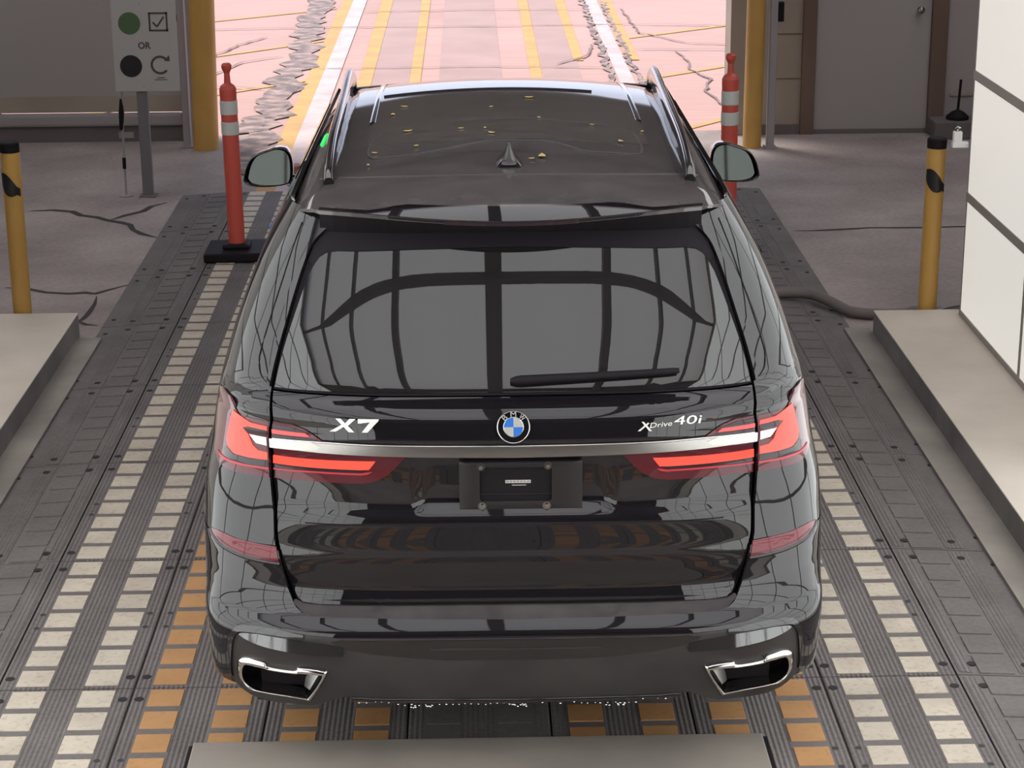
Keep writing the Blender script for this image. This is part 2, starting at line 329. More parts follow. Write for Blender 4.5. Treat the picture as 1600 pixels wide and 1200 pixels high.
for x, hw in ((.06, .042), (-.62, .032), (.72, .032), (-1.25, .02), (1.35, .02), (-1.95, .016), (2.05, .016)): mb.box(x - hw, x + hw, CY0, CY1, CZ + .12, CZ + .26, beam_m)
for y in (2.85, 5.6): mb.box(-2.75, 2.75, y - .022, y + .022, CZ + .05, CZ + .12, beam_m)
mb.build('trim_5', kind='structure')
# ------------------------------------------------------------------ light walls
def light_wall(x, s, y1, label):
    root = empty('light_wall', (x, 0, 0), label, 'light panel')
    cw, rh = 1.2, .64
    fb = MB(); k = 0; nr = 6
    y = y1
    for c in range(11):
        for r in range(nr):
            p = MB(); z0 = .125 + r * rh
            p.box(min(0, s * .03), max(0, s * .03), y - cw + .02, y - .02, z0 + .022, z0 + rh - .022, panel_dim if c < 2 else panel_boosted, .004)
            p.build('light_panel', parent=root)
        y -= cw
    yb = y
    for c in range(12): fb.box(min(0, s * .06), max(0, s * .06), y1 - c * cw - .022, y1 - c * cw + .022 if c else y1, .12, .125 + nr * rh + .02, mullion if c else steel)
    for r in range(nr + 1): fb.box(min(-s * .004, s * .06), max(-s * .004, s * .06), yb, y1, .125 + r * rh - .024, .125 + r * rh + .024, mullion)
    fb.box(min(s * .04, s * .09), max(s * .04, s * .09), yb, y1, .12, .125 + nr * rh, mullion)
    fb.build('frame', parent=root)
    return root
light_wall(2.60, 1, 10.36, 'white backlit panel wall standing on the beige kerb on the right')
light_wall(-2.60, -1, 9.6, 'white backlit panel wall standing along the left kerb')

# ================================================================== RUBBER FLOOR PANELS
PW, PD, PY0 = .4696, 1.1328, 6.2729
def rrect(mb, x, y, hx, hy, z0, z1, mt):
    mb.box(x - hx, x + hx, y - hy, y + hy, z0, z1, mt)
def panel_mesh(name, mt_pad, wear=None):
    mb = MB(); e = .0035
    mb.box(-PW / 2, PW / 2, 0, PD, -.028, -.006, rubber_dark)
    mb.box(-PW / 2 + e, PW / 2 - e, e, PD - e, -.02, 0, rubber, .003)
    ry = random.Random(3)
    for cx in (-.118, .118):
        mb.box(cx - .062, cx + .062, .02, PD - .02, -.01, .0006, rubber_flat)
        for k in range(7):
            cy = (k + .5) * PD / 7
            if mt_pad: mb.box(cx - .057, cx + .057, cy - .0605, cy + .0605, -.01, .004, mt_pad, .0025)
            else: mb.box(cx - .057, cx + .057, cy - .0605, cy + .0605, -.01, .002, rubber_flat, .002)
    for x in (-.207, .207):
        for y in (.085, PD - .085):
            mb.lathe([(.0165, -.01), (.0165, .0012)], (x, y, 0), hole, 12)
    for x in (-.2, .195):
        for y in (.5, .62): mb.lathe([(.011, -.01), (.011, .0008)], (x, y, 0), rubber_dark, 10)
    return mb
def edge_mesh():
    mb = MB(); w = 2.06 - 1.6436; e = .0035
    vs = [(0, e, 0), (w, e, -.02), (w, PD - e, -.02), (0, PD - e, 0), (0, e, -.029), (w, e, -.029), (w, PD - e, -.029), (0, PD - e, -.029)]
    vs = [(x + e, y, z) for x, y, z in vs]
    mb.flat(vs, [[0, 1, 2, 3], [0, 4, 5, 1], [1, 5, 6, 2], [2, 6, 7, 3], [3, 7, 4, 0]], rubber_flat)
    def zz(x): return -.02 * x / w
    for x0, x1, m_, hh in [(.015, .06, rubber, .002), (.225, .30, rubber, .0022)]:
        mb.flat([(x0, .02, zz(x0) + hh), (x1, .02, zz(x1) + hh), (x1, PD - .02, zz(x1) + hh), (x0, PD - .02, zz(x0) + hh)], [[0, 1, 2, 3]], m_)
    for k in range(7):
        cy = (k + .5) * PD / 7; x0, x1 = .085, .205
        a, b = cy - .068, cy + .068
        mb.flat([(x0, a, zz(x0) + .004), (x1, a, zz(x1) + .004), (x1, b, zz(x1) + .004), (x0, b, zz(x0) + .004), (x0, a, zz(x0)), (x1, a, zz(x1)), (x1, b, zz(x1)), (x0, b, zz(x0))], [[0, 1, 2, 3], [0, 4, 5, 1], [1, 5, 6, 2], [2, 6, 7, 3], [3, 7, 4, 0]], rubber_flat)
    for x in (.07, .26):
        for y in (.085, PD - .085): mb.lathe([(.0165, -.01), (.0165, .004)], (x, y, zz(x)), hole, 12)
    for y in (.14, PD - .14): mb.lathe([(.012, -.01), (.012, .003)], (.375, y, zz(.375)), hole, 12)
    return mb
protos = {}
COLN = {-3: 'outermost left', -2: 'second left', -1: 'third left', 0: 'middle', 1: 'third right', 2: 'second right', 3: 'outermost right'}
ROWN = {-3: 'two rows behind the metal plate', -2: 'just behind the metal plate', -1: 'beside the metal plate', 0: 'beside the rear bumper corners', 1: 'beside the lower reflectors', 2: 'beside the tail lights', 3: 'level with thin bollard bases', 4: 'just nearer than orange posts', 5: 'beside the orange posts', 6: 'farthest, by the exit'}
for i in range(-3, 4):
    padm = {3: padw, 2: pado, 1: pado, 0: None}[abs(i)]
    word = {3: 'white squares', 2: 'orange squares', 1: 'orange squares', 0: 'plain dark squares'}[abs(i)]
    for j in range(-3, 7):
        nm = 'ribbed_rubber_panel'; key = abs(i) if abs(i) != 1 else 2
        if key not in protos:
            o = panel_mesh(nm, padm).build(nm); protos[key] = o
        else:
            o = protos[key].copy(); COL.objects.link(o)
        o.location = (i * PW, PY0 + j * PD, 0)
        o['label'] = 'ribbed rubber panel with %s, %s column, %s' % (word, COLN[i], ROWN[j])
        o['category'] = 'floor panel'; o['group'] = 'ribbed rubber floor panels of the lane'
for s in (-1, 1):
    for j in range(-3, 7):
        if 'e' not in protos: o = edge_mesh().build('rubber_edge_panel'); protos['e'] = o
        else: o = protos['e'].copy(); COL.objects.link(o)
        o.location = (s * 3.5 * PW, PY0 + j * PD + (PD if s < 0 else 0), 0); o.rotation_euler.z = 0 if s > 0 else math.pi
        o['label'] = 'sloping rubber edge panel, %s side, %s' % ('right' if s > 0 else 'left', ROWN[j])
        o['category'] = 'floor panel'; o['group'] = 'sloping rubber edge panels'
# scanner plate in front
root = empty('scanner_plate', (0, 5.2, .0045), 'beige grey metal plate lying across the lane behind the car', 'plate')
mb = MB(); mb.box(-.912, .905, -.55, .60, .0, .035, plate_m, .006); mb.build('cover', parent=root)
mb = MB(); mb.box(-.93, .925, -.57, .62, .0, .012, mblack, .003); mb.build('rubber_edge', parent=root)

# ================================================================== POSTS, SIGN AND SMALL THINGS
def delineator(x, y, label, tilt, h=1.20):
    root = empty('delineator_post', (x, y, .006), label, 'traffic post', 'orange traffic posts'); root.rotation_euler = (0, tilt, 0)
    mb = MB(); mb.box(-.19, .19, -.19, .20, 0, .055, mblack, .012); mb.box(-.085, .085, -.085, .085, .055, .085, mblack, .015); mb.build('base', parent=root)
    mb = MB(); r = .051
    mb.lathe([(r, .08), (r, h - .20), (r * 1.02, h - .19), (r * 1.02, h - .155), (r * .82, h - .135), (r * .4, h - .12), (r * .34, h - .06), (r * .6, h - .03), (r * .62, h - .012), (r * .45, h)], (0, 0, 0), orange, 28); mb.build('post', parent=root)
    for a, b in ((h - .31, h - .225), (h - .435, h - .355)):
        m2 = MB(); m2.lathe([(r + .0005, a), (r + .003, a + .002), (r + .003, b - .002), (r + .0005, b)], (0, 0, 0), refl_tape, 28, False); m2.build('reflective_band', parent=root)
delineator(-1.47, 12.31, 'orange traffic post with two silver bands left of the black car', -.01)
delineator(1.59, 12.25, 'orange traffic post with two silver bands partly behind the right mirror', -.006, 1.235)
def bollard(x, y, h, r, label, tape, tilt):
    root = empty('bollard', (x, y, -.03), label, 'bollard'); root.rotation_euler = (0, tilt, 0)
    mb = MB(); mb.lathe([(r, 0), (r, h - .02), (r * .95, h - .005), (r * .8, h)], (0, 0, 0), yellow, 32); mb.build('post', parent=root)
    if tape:
        mb = MB(); mb.lathe([(r * 1.03, h - .035), (r * 1.05, h + .012), (r * .9, h + .02)], (0, 0, 0), mblack, 32); mb.build('top_cap', parent=root)
        t = MB(); n = 16; a0, a1 = tape
        rows = [];
        for k in range(n + 1):
            f = k / n; a = math.radians(a0 + (a1 - a0) * f); zc = h - .175 - .075 * f; hh = .012 + .035 * math.sin(math.pi * min(1, f * 1.15 + .05)) + .01
            rows.append([((r + d) * math.cos(a), (r + d) * math.sin(a), zc + q) for d, q in ((.0005, -hh), (.003, -hh), (.003, hh), (.0005, hh))])
        t.loft(rows, black_tape, True, True, True); t.build('black_tape', parent=root)
    return root
bollard(-2.463, 10.68, 1.06, .050, 'thin yellow bollard with black tape by the left kerb', (195, 330), .004)
bollard(2.468, 10.55, 1.05, .050, 'thin yellow bollard with black tape by the right kerb', (195, 330), .004)
bollard(-2.112, 15.95, 2.9, .100, 'thick tall yellow bollard at the left of the exit', None, .02)
bollard(2.22, 15.77, 2.9, .073, 'thick tall yellow bollard at the right of the exit', None, .005)
# steel posts by the exit
def steel_post(x, y, hx, label, latch):
    root = empty('door_post', (x, y, -.03), label, 'post')
    mb = MB(); mb.box(-hx, hx, -.05, .05, 0, 2.9, steel, .006); mb.box(-hx - .02, hx + .02, -.07, .07, 0, .015, steel, .004); mb.build('post', parent=root)
    if latch: MB().box(hx, hx + .05, -.03, .03, .99, 1.14, mblack, .006).build('latch', parent=root)
    else:
        MB().box(-hx - .03, -hx, -.03, .03, 1.0, 1.05, mblack, .006).build('latch', parent=root)
steel_post(-2.268, 16.05, .028, 'galvanised steel post left of the left exit bollard', False)
steel_post(2.36, 15.75, .027, 'galvanised steel post right of the right exit bollard', True)
# sign
SY = 14.226
root = empty('instruction_sign', (-2.313, SY, -.03), 'pale sign with green disc, tick box, OR, black disc and arrow', 'sign')
mb = MB(); mb.box(-.038, .038, -.02, .03, 0, 1.9, post_grey, .004); mb.box(-.06, .06, -.05, .06, 0, .012, post_grey, .004); mb.build('post', parent=root)
mb = MB(); mb.box(-.178, .272, -.035, -.021, .757, 1.75, sign_m, .004); mb.build('board', parent=root)
def sfn(a, b, d): return (a + 2.313, -.0352 - d, b + .03)
def disc(x, z, r, mt, name):
    m2 = MB(); m2.prism([(x + r * math.cos(q), z + r * math.sin(q)) for q in [2 * math.pi * k / 40 for k in range(40)]], sfn, 0, .002, mt); m2.build(name, parent=root)
disc(-2.367, 1.203, .077, ink_green, 'green_disc'); disc(-2.373, .906, .077, ink_black, 'black_disc')
m2 = MB()
bx, bz, hb, tb = -2.166, 1.212, .066, .013
for a, b, c2, d in [(bx - hb, bx + hb, bz + hb - tb, bz + hb), (bx - hb, bx + hb, bz - hb, bz - hb + tb), (bx - hb, bx - hb + tb, bz - hb, bz + hb), (bx + hb - tb, bx + hb, bz - hb, bz + hb)]:
    m2.prism([(a, c2), (b, c2), (b, d), (a, d)], sfn, 0, .002, ink)
for p, q in [((bx - .038, bz - .002), (bx - .010, bz - .034)), ((bx - .010, bz - .034), (bx + .04, bz + .035))]:
    d = (Vector(q) - Vector(p)).normalized(); n_ = Vector((-d.y, d.x)) * .006; P, Q = Vector(p), Vector(q)
    m2.prism([tuple(P + n_), tuple(P - n_), tuple(Q - n_), tuple(Q + n_)], sfn, 0, .0025, ink)
m2.build('tick_box', parent=root)
vs, fs = text_mesh('OR', 1, 0, .025); m2 = MB(); slab(m2, [(-2.315 + a * .088, 1.025 + b * .048) for a, b in vs], fs, sfn, 0, .002, ink); m2.build('lettering', parent=root)
m2 = MB(); cx, cz, ro, ri = -2.170, .912, .066, .050
arc = [math.radians(40 + k * 280 / 28) for k in range(29)]
for k in range(28):
    a, b = arc[k], arc[k + 1]
    m2.prism([(cx + ri * math.cos(a), cz + ri * math.sin(a)), (cx + ro * math.cos(a), cz + ro * math.sin(a)), (cx + ro * math.cos(b), cz + ro * math.sin(b)), (cx + ri * math.cos(b), cz + ri * math.sin(b))], sfn, 0, .002, ink)
m2.prism([(cx + .03, cz + .028), (cx + .068, cz + .026), (cx + .066, cz + .068)], sfn, 0, .0022, ink); m2.build('round_arrow', parent=root)
for a, b, z, h in ((-2.195, -2.14, .822, .003), (-2.215, -2.125, .808, .0025)):
    m2 = MB(); m2.prism([(a, z - h), (b, z - h), (b, z + h), (a, z + h)], sfn, 0, .001, ink); m2.build('small_print', parent=root)
for z in (1.34, .765):
    m2 = MB(); m2.prism([(-2.29 + .006 * math.cos(q), z + .006 * math.sin(q)) for q in [k * math.pi / 4 for k in range(8)]], sfn, 0, .002, steel); m2.build('screw', parent=root)
root = empty('thin_pole', (-2.474, 14.235, -.03), 'thin dark pole standing left of the sign post', 'pole')
mb = MB(); mb.tube([(0, 0, 0), (.004, 0, .45), (.022, 0, .86)], .008, steel, 10); mb.build('pole', parent=root)
mb = MB(); mb.tube([(-.004, 0, .48), (.004, 0, .60), (.008, 0, .70)], [.014, .02, .010], mblack, 10); mb.build('grip', parent=root)
mb = MB(); mb.tube([(0, 0, .2), (.001, 0, .28)], .013, mblack, 10); mb.build('grip', parent=root)
mb = MB(); mb.lathe([(.05, 0), (.05, .008), (.02, .012)], (0, 0, 0), steel, 20); mb.build('foot', parent=root)
# pole stand by right wall
root = empty('pole_stand', (3.93, 16.12, -.03), 'dark pole on a low dark box beside the grey door', 'stand')
mb = MB(); mb.box(-.21, .21, -.14, .14, 0, .14, dark_m, .01); mb.build('box', parent=root)
mb = MB(); mb.lathe([(.09, .14), (.09, .165), (.05, .20), (.02, .215)], (0, 0, 0), mblack, 24); mb.build('hub', parent=root)
mb = MB(); mb.tube([(.0, 0, .20), (.012, 0, .46)], .011, mblack, 12); mb.build('pole', parent=root)
# bracket holding the right light wall
root = empty('wall_bracket', (2.545, 10.38, 1.03), 'white metal bracket between the right thin bollard and light wall', 'bracket')
mb = MB(); mb.box(-.035, .05, -.02, .02, -.01, .02, white, .004); mb.box(-.03, .015, -.018, .018, .0, .075, white, .006); mb.build('plate', parent=root)
mb = MB(); mb.tube([(-.005, 0, .05), (-.012, 0, .085), (.002, 0, .1)], .012, chrome, 10); mb.build('clamp', parent=root)
# hose
def smooth(pts, k=8):
    out = []
    P = [Vector(p) for p in pts]
    for i in range(len(P) - 1):
        p0, p1, p2, p3 = P[max(i - 1, 0)], P[i], P[i + 1], P[min(i + 2, len(P) - 1)]
        for q in range(k):
            t = q / k; out.append(.5 * ((2 * p1) + (-p0 + p2) * t + (2 * p0 - 5 * p1 + 4 * p2 - p3) * t * t + (-p0 + 3 * p1 - 3 * p2 + p3) * t ** 3))
    out.append(P[-1]); return out
hp = smooth([(1.2, 11.1, .034), (1.654, 11.13, .034), (1.805, 11.15, .034), (1.93, 11.11, .034), (2.02, 10.97, .026), (2.115, 10.83, .006), (2.285, 10.78, .004), (2.40, 10.79, .004), (2.47, 10.84, .004), (2.56, 10.82, .004), (2.9, 10.75, .004)])
mb = MB(); mb.tube(hp, .031, hose_m, 14); o = mb.build('floor_hose', label='grey brown hose running across the floor past the right bollard', category='hose')
hp = smooth([(2.56, 10.60, -.018), (2.53, 10.66, -.016), (2.58, 10.74, .03), (2.72, 10.78, .05), (2.9, 10.79, .02)])
mb = MB(); mb.tube(hp, .009, steel, 8); mb.build('thin_cable', label='thin grey cable looping behind the right thin bollard', category='cable')
# blue strap and red block beyond the car
hp = smooth([(-1.31, 14.35, .0125), (-1.262, 14.2, .0125), (-1.258, 13.9, .0125), (-1.272, 13.55, .0125), (-1.31, 13.2, .0125), (-1.33, 13.0, .0125)])
mb = MB(); mb.tube(hp, [.028] * (len(hp) - 12) + [.028 - .0015 * k for k in range(12)], blue_strap, 10, .25); mb.build('blue_strap', label='blue strap lying on the floor beyond the left mirror', category='strap')
root = empty('red_block', (-1.27, 14.75, -.03), 'small dull red block on the ground behind the left mirror', 'block')
mb = MB(); mb.box(-.07, .07, -.06, .06, 0, .11, red_block, .012); mb.build('body', parent=root)

# ================================================================== THE CAR (local axes: x right, y towards its nose, z up)
def itp(tab, x):
    n = len(tab)
    if x <= tab[0][0]: return tab[0][1]
    if x >= tab[-1][0]: return tab[-1][1]
    i = 0
    while x > tab[i + 1][0]: i += 1
    h = tab[i + 1][0] - tab[i][0]; t = (x - tab[i][0]) / h
    def sl(j):
        if j <= 0 or j >= n - 1:
            k = min(max(j, 1), n - 1); return (tab[k][1] - tab[k - 1][1]) / (tab[k][0] - tab[k - 1][0])
        a = (tab[j][1] - tab[j - 1][1]) / (tab[j][0] - tab[j - 1][0]); b = (tab[j + 1][1] - tab[j][1]) / (tab[j + 1][0] - tab[j][0])
        return 0. if a * b <= 0 else 2 * a * b / (a + b)
    m0 = sl(i) * h; m1 = sl(i + 1) * h; t2 = t * t; t3 = t2 * t
    return tab[i][1] * (2 * t3 - 3 * t2 + 1) + m0 * (t3 - 2 * t2 + t) + tab[i + 1][1] * (3 * t2 - 2 * t3) + m1 * (t3 - t2)
WZ=[(.2,.945),(.32,.962),(.5,.972),(.72,.984),(.85,.980),(.95,.964),(1.05,.946),(1.15,.926),(1.25,.898),(1.4,.845),(1.55,.782),(1.68,.71),(1.76,.66)]
YZ=[(.2,.13),(.245,.08),(.34,.035),(.42,.015),(.5,.0),(.515,.003),(.53,.013),(.545,.029),(.555,.041),(.6,.060),(.64,.066),(.68,.066),(.72,.065),(.76,.07),(.85,.073),(.95,.078),(1.03,.08),(1.09,.085),(1.15,.095),(1.175,.108),(1.19,.134),(1.205,.172),(1.215,.184),(1.23,.191),(1.3,.227),(1.45,.305),(1.6,.383),(1.72,.448),(1.8,.495)]
LZ=[(.2,.42),(.45,.46),(.7,.56),(.9,.62),(1.0,.66),(1.2,.65),(1.4,.5),(1.7,.42)]
NZ=[(.2,4.5),(.45,4.4),(.7,3.9),(.9,3.5),(1.0,3.4),(1.12,3.5),(1.22,4.4),(1.4,4.8),(1.7,4.8)]
TZ=[(.5,.055),(.575,.036),(.6,.032),(.62,.033),(.68,.02),(.76,.013),(.835,.010),(.9,.025),(1.0,.023),(1.06,.006),(1.1,.0),(1.8,0.)]
def sstep(a, b, x):
    t = min(1, max(0, (x - a) / (b - a))); return t * t * (3 - 2 * t)
def S(u, z, tail=False):
    s = 1 if u >= 0 else -1; a = abs(u)
    wd = itp(WZ, z); y0 = itp(YZ, z); L = itp(LZ, z); n = itp(NZ, z)
    if tail: y0 += itp(TZ, z)
    if a <= H:
        c, t = math.cos(a), math.sin(a); r = (abs(t) ** n + abs(c) ** n) ** (-1 / n)
        x = wd * r * t; y = y0 + L * (1 - r * c)
    else: x = wd - .01 * (a - H); y = y0 + L + (a - H)
    if tail and a < .5:
        hw = .285 + .03 * (1.045 - z) / .18
        y += .020 * (1 - sstep(hw - .05, hw + .012, abs(x))) * sstep(.858, .905, z) * (1 - sstep(1.05, 1.062, z))
    return Vector((s * x, y, z))
def ST(u, z): return S(u, z, True)
def sideU(y, z): return H + y - itp(YZ, z) - itp(LZ, z)
def X2U(x, z, tail=False):
    lo, hi = 0, H; ax = abs(x)
    for _ in range(30):
        m = (lo + hi) / 2
        if S(m, z, tail).x < ax: lo = m
        else: hi = m
    return math.copysign(lo, x)
def normal(fn, a, b):
    e = 2e-3
    n = (fn(a + e, b) - fn(a - e, b)).cross(fn(a, b + e) - fn(a, b - e)).normalized()
    p = fn(a, b); ref = Vector((0, min(max(p.y, .9), 4.2), .9))
    return n if n.dot(p - ref) > 0 else -n
def patch(mb, poly, fn, mt, off=0., th=.004, da=.04, db=.04, rim=None):
    """a closed outline in surface coordinates becomes a shell that follows the surface, with an edge of its own"""
    sgn = 1
    if fn in (S, ST) and min(p[0] for p in poly) >= 0 and max(p[0] for p in poly) > .02: poly = mir(poly); sgn = -1     # the right side is the left side mirrored
    if sum(p[0] * q[1] - q[0] * p[1] for p, q in zip(poly, poly[1:] + poly[:1])) < 0: poly = poly[::-1]
    bm = bmesh.new(); vs = [bm.verts.new((a, b, 0)) for a, b in poly]; bm.faces.new(vs)
    bmesh.ops.triangulate(bm, faces=bm.faces[:])
    a0 = min(p[0] for p in poly); a1 = max(p[0] for p in poly); b0 = min(p[1] for p in poly); b1 = max(p[1] for p in poly)
    for ax, lo, hi, d in ((0, a0, a1, da), (1, b0, b1, db)):
        k = math.floor(lo / d) + 1
        while k * d < hi - 1e-6:
            co = Vector((0, 0, 0)); co[ax] = k * d; no = Vector((0, 0, 0)); no[ax] = 1
            bmesh.ops.bisect_plane(bm, geom=bm.verts[:] + bm.edges[:] + bm.faces[:], plane_co=co, plane_no=no, dist=1e-6); k += 1
    bm.verts.index_update(); P = []; N = []
    for v in bm.verts:
        n = normal(fn, v.co.x, v.co.y); q = fn(v.co.x, v.co.y) + n * off
        if sgn < 0: q.x = -q.x; n.x = -n.x
        P.append(q); N.append(n)
    fs = []
    for f in bm.faces:
        ix = [v.index for v in f.verts]; g = Vector((0, 0, 0))
        for k in range(1, len(ix) - 1): g += (P[ix[k]] - P[ix[0]]).cross(P[ix[k + 1]] - P[ix[0]])
        fs.append(ix if g.dot(N[ix[0]]) >= 0 else ix[::-1])
    mb.add(P, fs, mt, N)
    for e in bm.edges:
        if len(e.link_faces) == 1:
            i, j = e.verts[0].index, e.verts[1].index; f = e.link_faces[0]; cc = Vector((0, 0, 0))
            for v in f.verts: cc += P[v.index]
            cc /= len(f.verts); q = [P[i], P[j], P[j] - N[j] * th, P[i] - N[i] * th]
            g = (q[1] - q[0]).cross(q[3] - q[0]); out = (P[i] + P[j]) / 2 - cc
            if g.dot(out) < 0: q = q[::-1]; g = -g
            mb.add(q, [[0, 1, 2, 3]], rim or mt, [g.normalized()] * 4)
    bm.free(); return mb
def mir(poly): return [(-a, b) for a, b in poly]
def full(poly): return poly + [(-a, b) for a, b in poly[::-1] if abs(a) > 1e-4]   # left half, centre to centre, closed through the mirror
def dense(pts, k=5): return [tuple(v) for v in smooth([Vector((a, b, 0)) for a, b in pts], k)]
def d2(pts, k=5): return [(v[0], v[1]) for v in dense(pts, k)]
CX, CY, CA = .1141, 5.5485, .00574
car = empty('car', (CX, CY, 0), 'black sport utility car seen from behind with red tail lights lit', 'car', rz=-CA)
G = dict(parent=car)
# inner shell that shows dark through the gaps
mb = MB(); patch(mb, [(-1.2, .5), (1.2, .5), (1.2, 1.64), (-1.2, 1.64)], lambda u, z: S(u, z) , mblack, -.105, .002, .12, .08); mb.build('inner_shell', **G)
mb = MB(); mb.box(-.80, .80, .35, 4.8, .22, .60, mblack, .05); mb.box(-.83, .83, .8, 4.2, .5, 1.10, mblack, .05); mb.build('underbody', **G)
SHUT = [(-.7278, 1.2200), (-.7275, 1.174), (-.7393, 1.0935), (-.7212, .9659), (-.6908, .8627), (-.6827, .7845), (-.6735, .745), (-.6636, .7019), (-.6451, .6300), (-.6296, .5900)]
BTOP = [(-.6735, .745), (-.6636, .7019), (-.6451, .6316), (-.6296, .5900), (-.6216, .5768), (-.606, .5635), (-.578, .5568), (-.5068, .5545), (-.30, .5505), (0, .548)]
BOT = [(0, .247), (-.4039, .262), (-.49, .2834), (-.5134, .2834), (-.5575, .258), (-.6027, .2385), (-.6869, .242), (-.7437, .249), (-.790, .263), (-.815, .280), (-.835, .300)]
# arch points
RA, AZ, AR = 1.15, .38, .435
def arch(cy, a0, a1, n=18):
    return [(sideU(cy + AR * math.cos(math.radians(a0 + (a1 - a0) * k / n)), AZ + AR * math.sin(math.radians(a0 + (a1 - a0) * k / n))), AZ + AR * math.sin(math.radians(a0 + (a1 - a0) * k / n))) for k in range(n + 1)]
ar_b = arch(RA, 196, 130, 12)      # rear edge of the rear arch, upwards
bump = BTOP[::-1] + [(-.95, .745), (-1.3, .742)] + [(-a, b) for a, b in ar_b[::-1]] + [(-1.35, .300)] + BOT[::-1]
EXH = [(-.800, .380), (-.7813, .396), (-.7192, .394), (-.632, .382), (-.5640, .380), (-.5560, .370), (-.6000, .281), (-.6616, .286), (-.7447, .294), (-.780, .299), (-.8028, .3208), (-.808, .3484)]
def halves(pl):       # two outlines, above and below the opening for the exhaust tip
    k = min((i for i in range(len(pl)) if pl[i][0] < -.80), key=lambda i: abs(pl[i][1] - .352)); up = [EXH[11]] + EXH[:6]; lo = EXH[5:12]
    return pl[:k + 1] + up + [(0, .370)], [(0, .370)] + lo + pl[k:]
def open_panel(mb, pl, *a):
    for h in halves(pl): patch(mb, h, *a); patch(mb, mir(h), *a)
mb = MB(); open_panel(mb, bump, S, paint, 0, .012, .03, .012)
# shelf on top of the bumper
def shelf(t, v):      # t along -1..1, v 0 (lip) .. 1 (inside)
    a = abs(t) * .6296; s = 1 if t >= 0 else -1
    zt = itp([(q[0] if False else -q[0], q[1]) for q in BTOP[::-1] if q[0] >= -.6297], a); p = S(s * a, zt); q = ST(s * min(a, .622), .575); q = q + Vector((0, .03, .006))
    r = p.lerp(q, v); r.z += .006 * math.sin(math.pi * min(1, v * 1.6)) * (1 if v < .62 else 0); return r
vs = [shelf(-1 + 2 * i / 48, j / 6) for j in range(7) for i in range(49)]
mb.add(vs, [[j * 49 + i, j * 49 + i + 1, (j + 1) * 49 + i + 1, (j + 1) * 49 + i] for j in range(6) for i in range(48)], dusty, [Vector((0, -.25, 1)).normalized()] * len(vs))
bumper = mb.build('rear_bumper', **G)
# lower valance (satin) with framed corners
FT = [(0, .502), (-.5079, .504), (-.5911, .5105), (-.6974, .519), (-.784, .5165), (-.8117, .507), (-.833, .480), (-.846, .432), (-.862, .352), (-.848, .315), (-.832, .298)]
val = FT + [(-.812, .282), (-.788, .266), (-.7437, .250), (-.6869, .245), (-.6027, .241), (-.5575, .261), (-.5134, .2864), (-.49, .2864), (-.4039, .265), (0, .250)]
mb = MB(); open_panel(mb, val, S, satin, .004, .005, .04, .025); mb.build('valance', **G)
fr_in = [(-.60, .500), (-.6974, .507), (-.782, .505), (-.803, .497), (-.820, .474), (-.832, .432), (-.845, .362), (-.845, .335)]
fr_out = [(-.60, .512), (-.6974, .522), (-.786, .5195), (-.814, .509), (-.837, .481), (-.850, .432), (-.863, .362), (-.858, .330)]
for sg in (1, -1):
    mb = MB(); pl = d2(fr_out, 4) + d2(fr_in, 4)[::-1]; patch(mb, pl if sg > 0 else mir(pl), S, gblack, .012, .012, .05, .05); mb.build('valance_frame', **G)
mb = MB(); patch(mb, full([(0, .499), (-.50, .500), (-.53, .494), (-.50, .470), (-.42, .452), (-.30, .436), (-.2, .428), (0, .426)]), S, gblack, .0052, .003, .05, .02); mb.build('valance_band', **G)
# upward-facing ledge above each exhaust tip
LU = [(-.805, .500, .499), (-.78, .505, .492), (-.74, .504, .483), (-.70, .502, .476), (-.62, .496, .466), (-.56, .488, .460), (-.50, .478, .456)]
for sg in (1, -1):
    tp = smooth([Vector(q) for q in LU], 6); mb = MB()
    A = [S(sg * q.x, q.y) + normal(S, sg * q.x, q.y) * .0045 for q in tp]; B = [S(sg * q.x, q.z) + normal(S, sg * q.x, q.z) * (.005 + .75 * (q.y - q.z)) for q in tp]; C = [S(sg * q.x, q.z - .006) + normal(S, sg * q.x, q.z) * .004 for q in tp]
    for a, b in ((A, B), (B, C)):
        n = len(a); vs = a + b; mb.add(vs, [[i, n + i, n + i + 1, i + 1] for i in range(n - 1)], ledge_m)
    mb.build('valance_ledge', **G)
# thin crease line on the valance
mb = MB(); patch(mb, full([(0, .470), (-.26, .472), (-.26, .4675), (0, .4655)]), S, satin, .0062, .003, .05, .05); mb.build('valance_crease', **G)
mb = MB(); mb.tube([S(u, .262 + .02 * abs(u) if abs(u) < .45 else .275) + Vector((0, -.004, 0)) for u in [(-.49 + .98 * k / 40) for k in range(41)]], .009, gblack, 8); mb.build('valance_lip', **G)
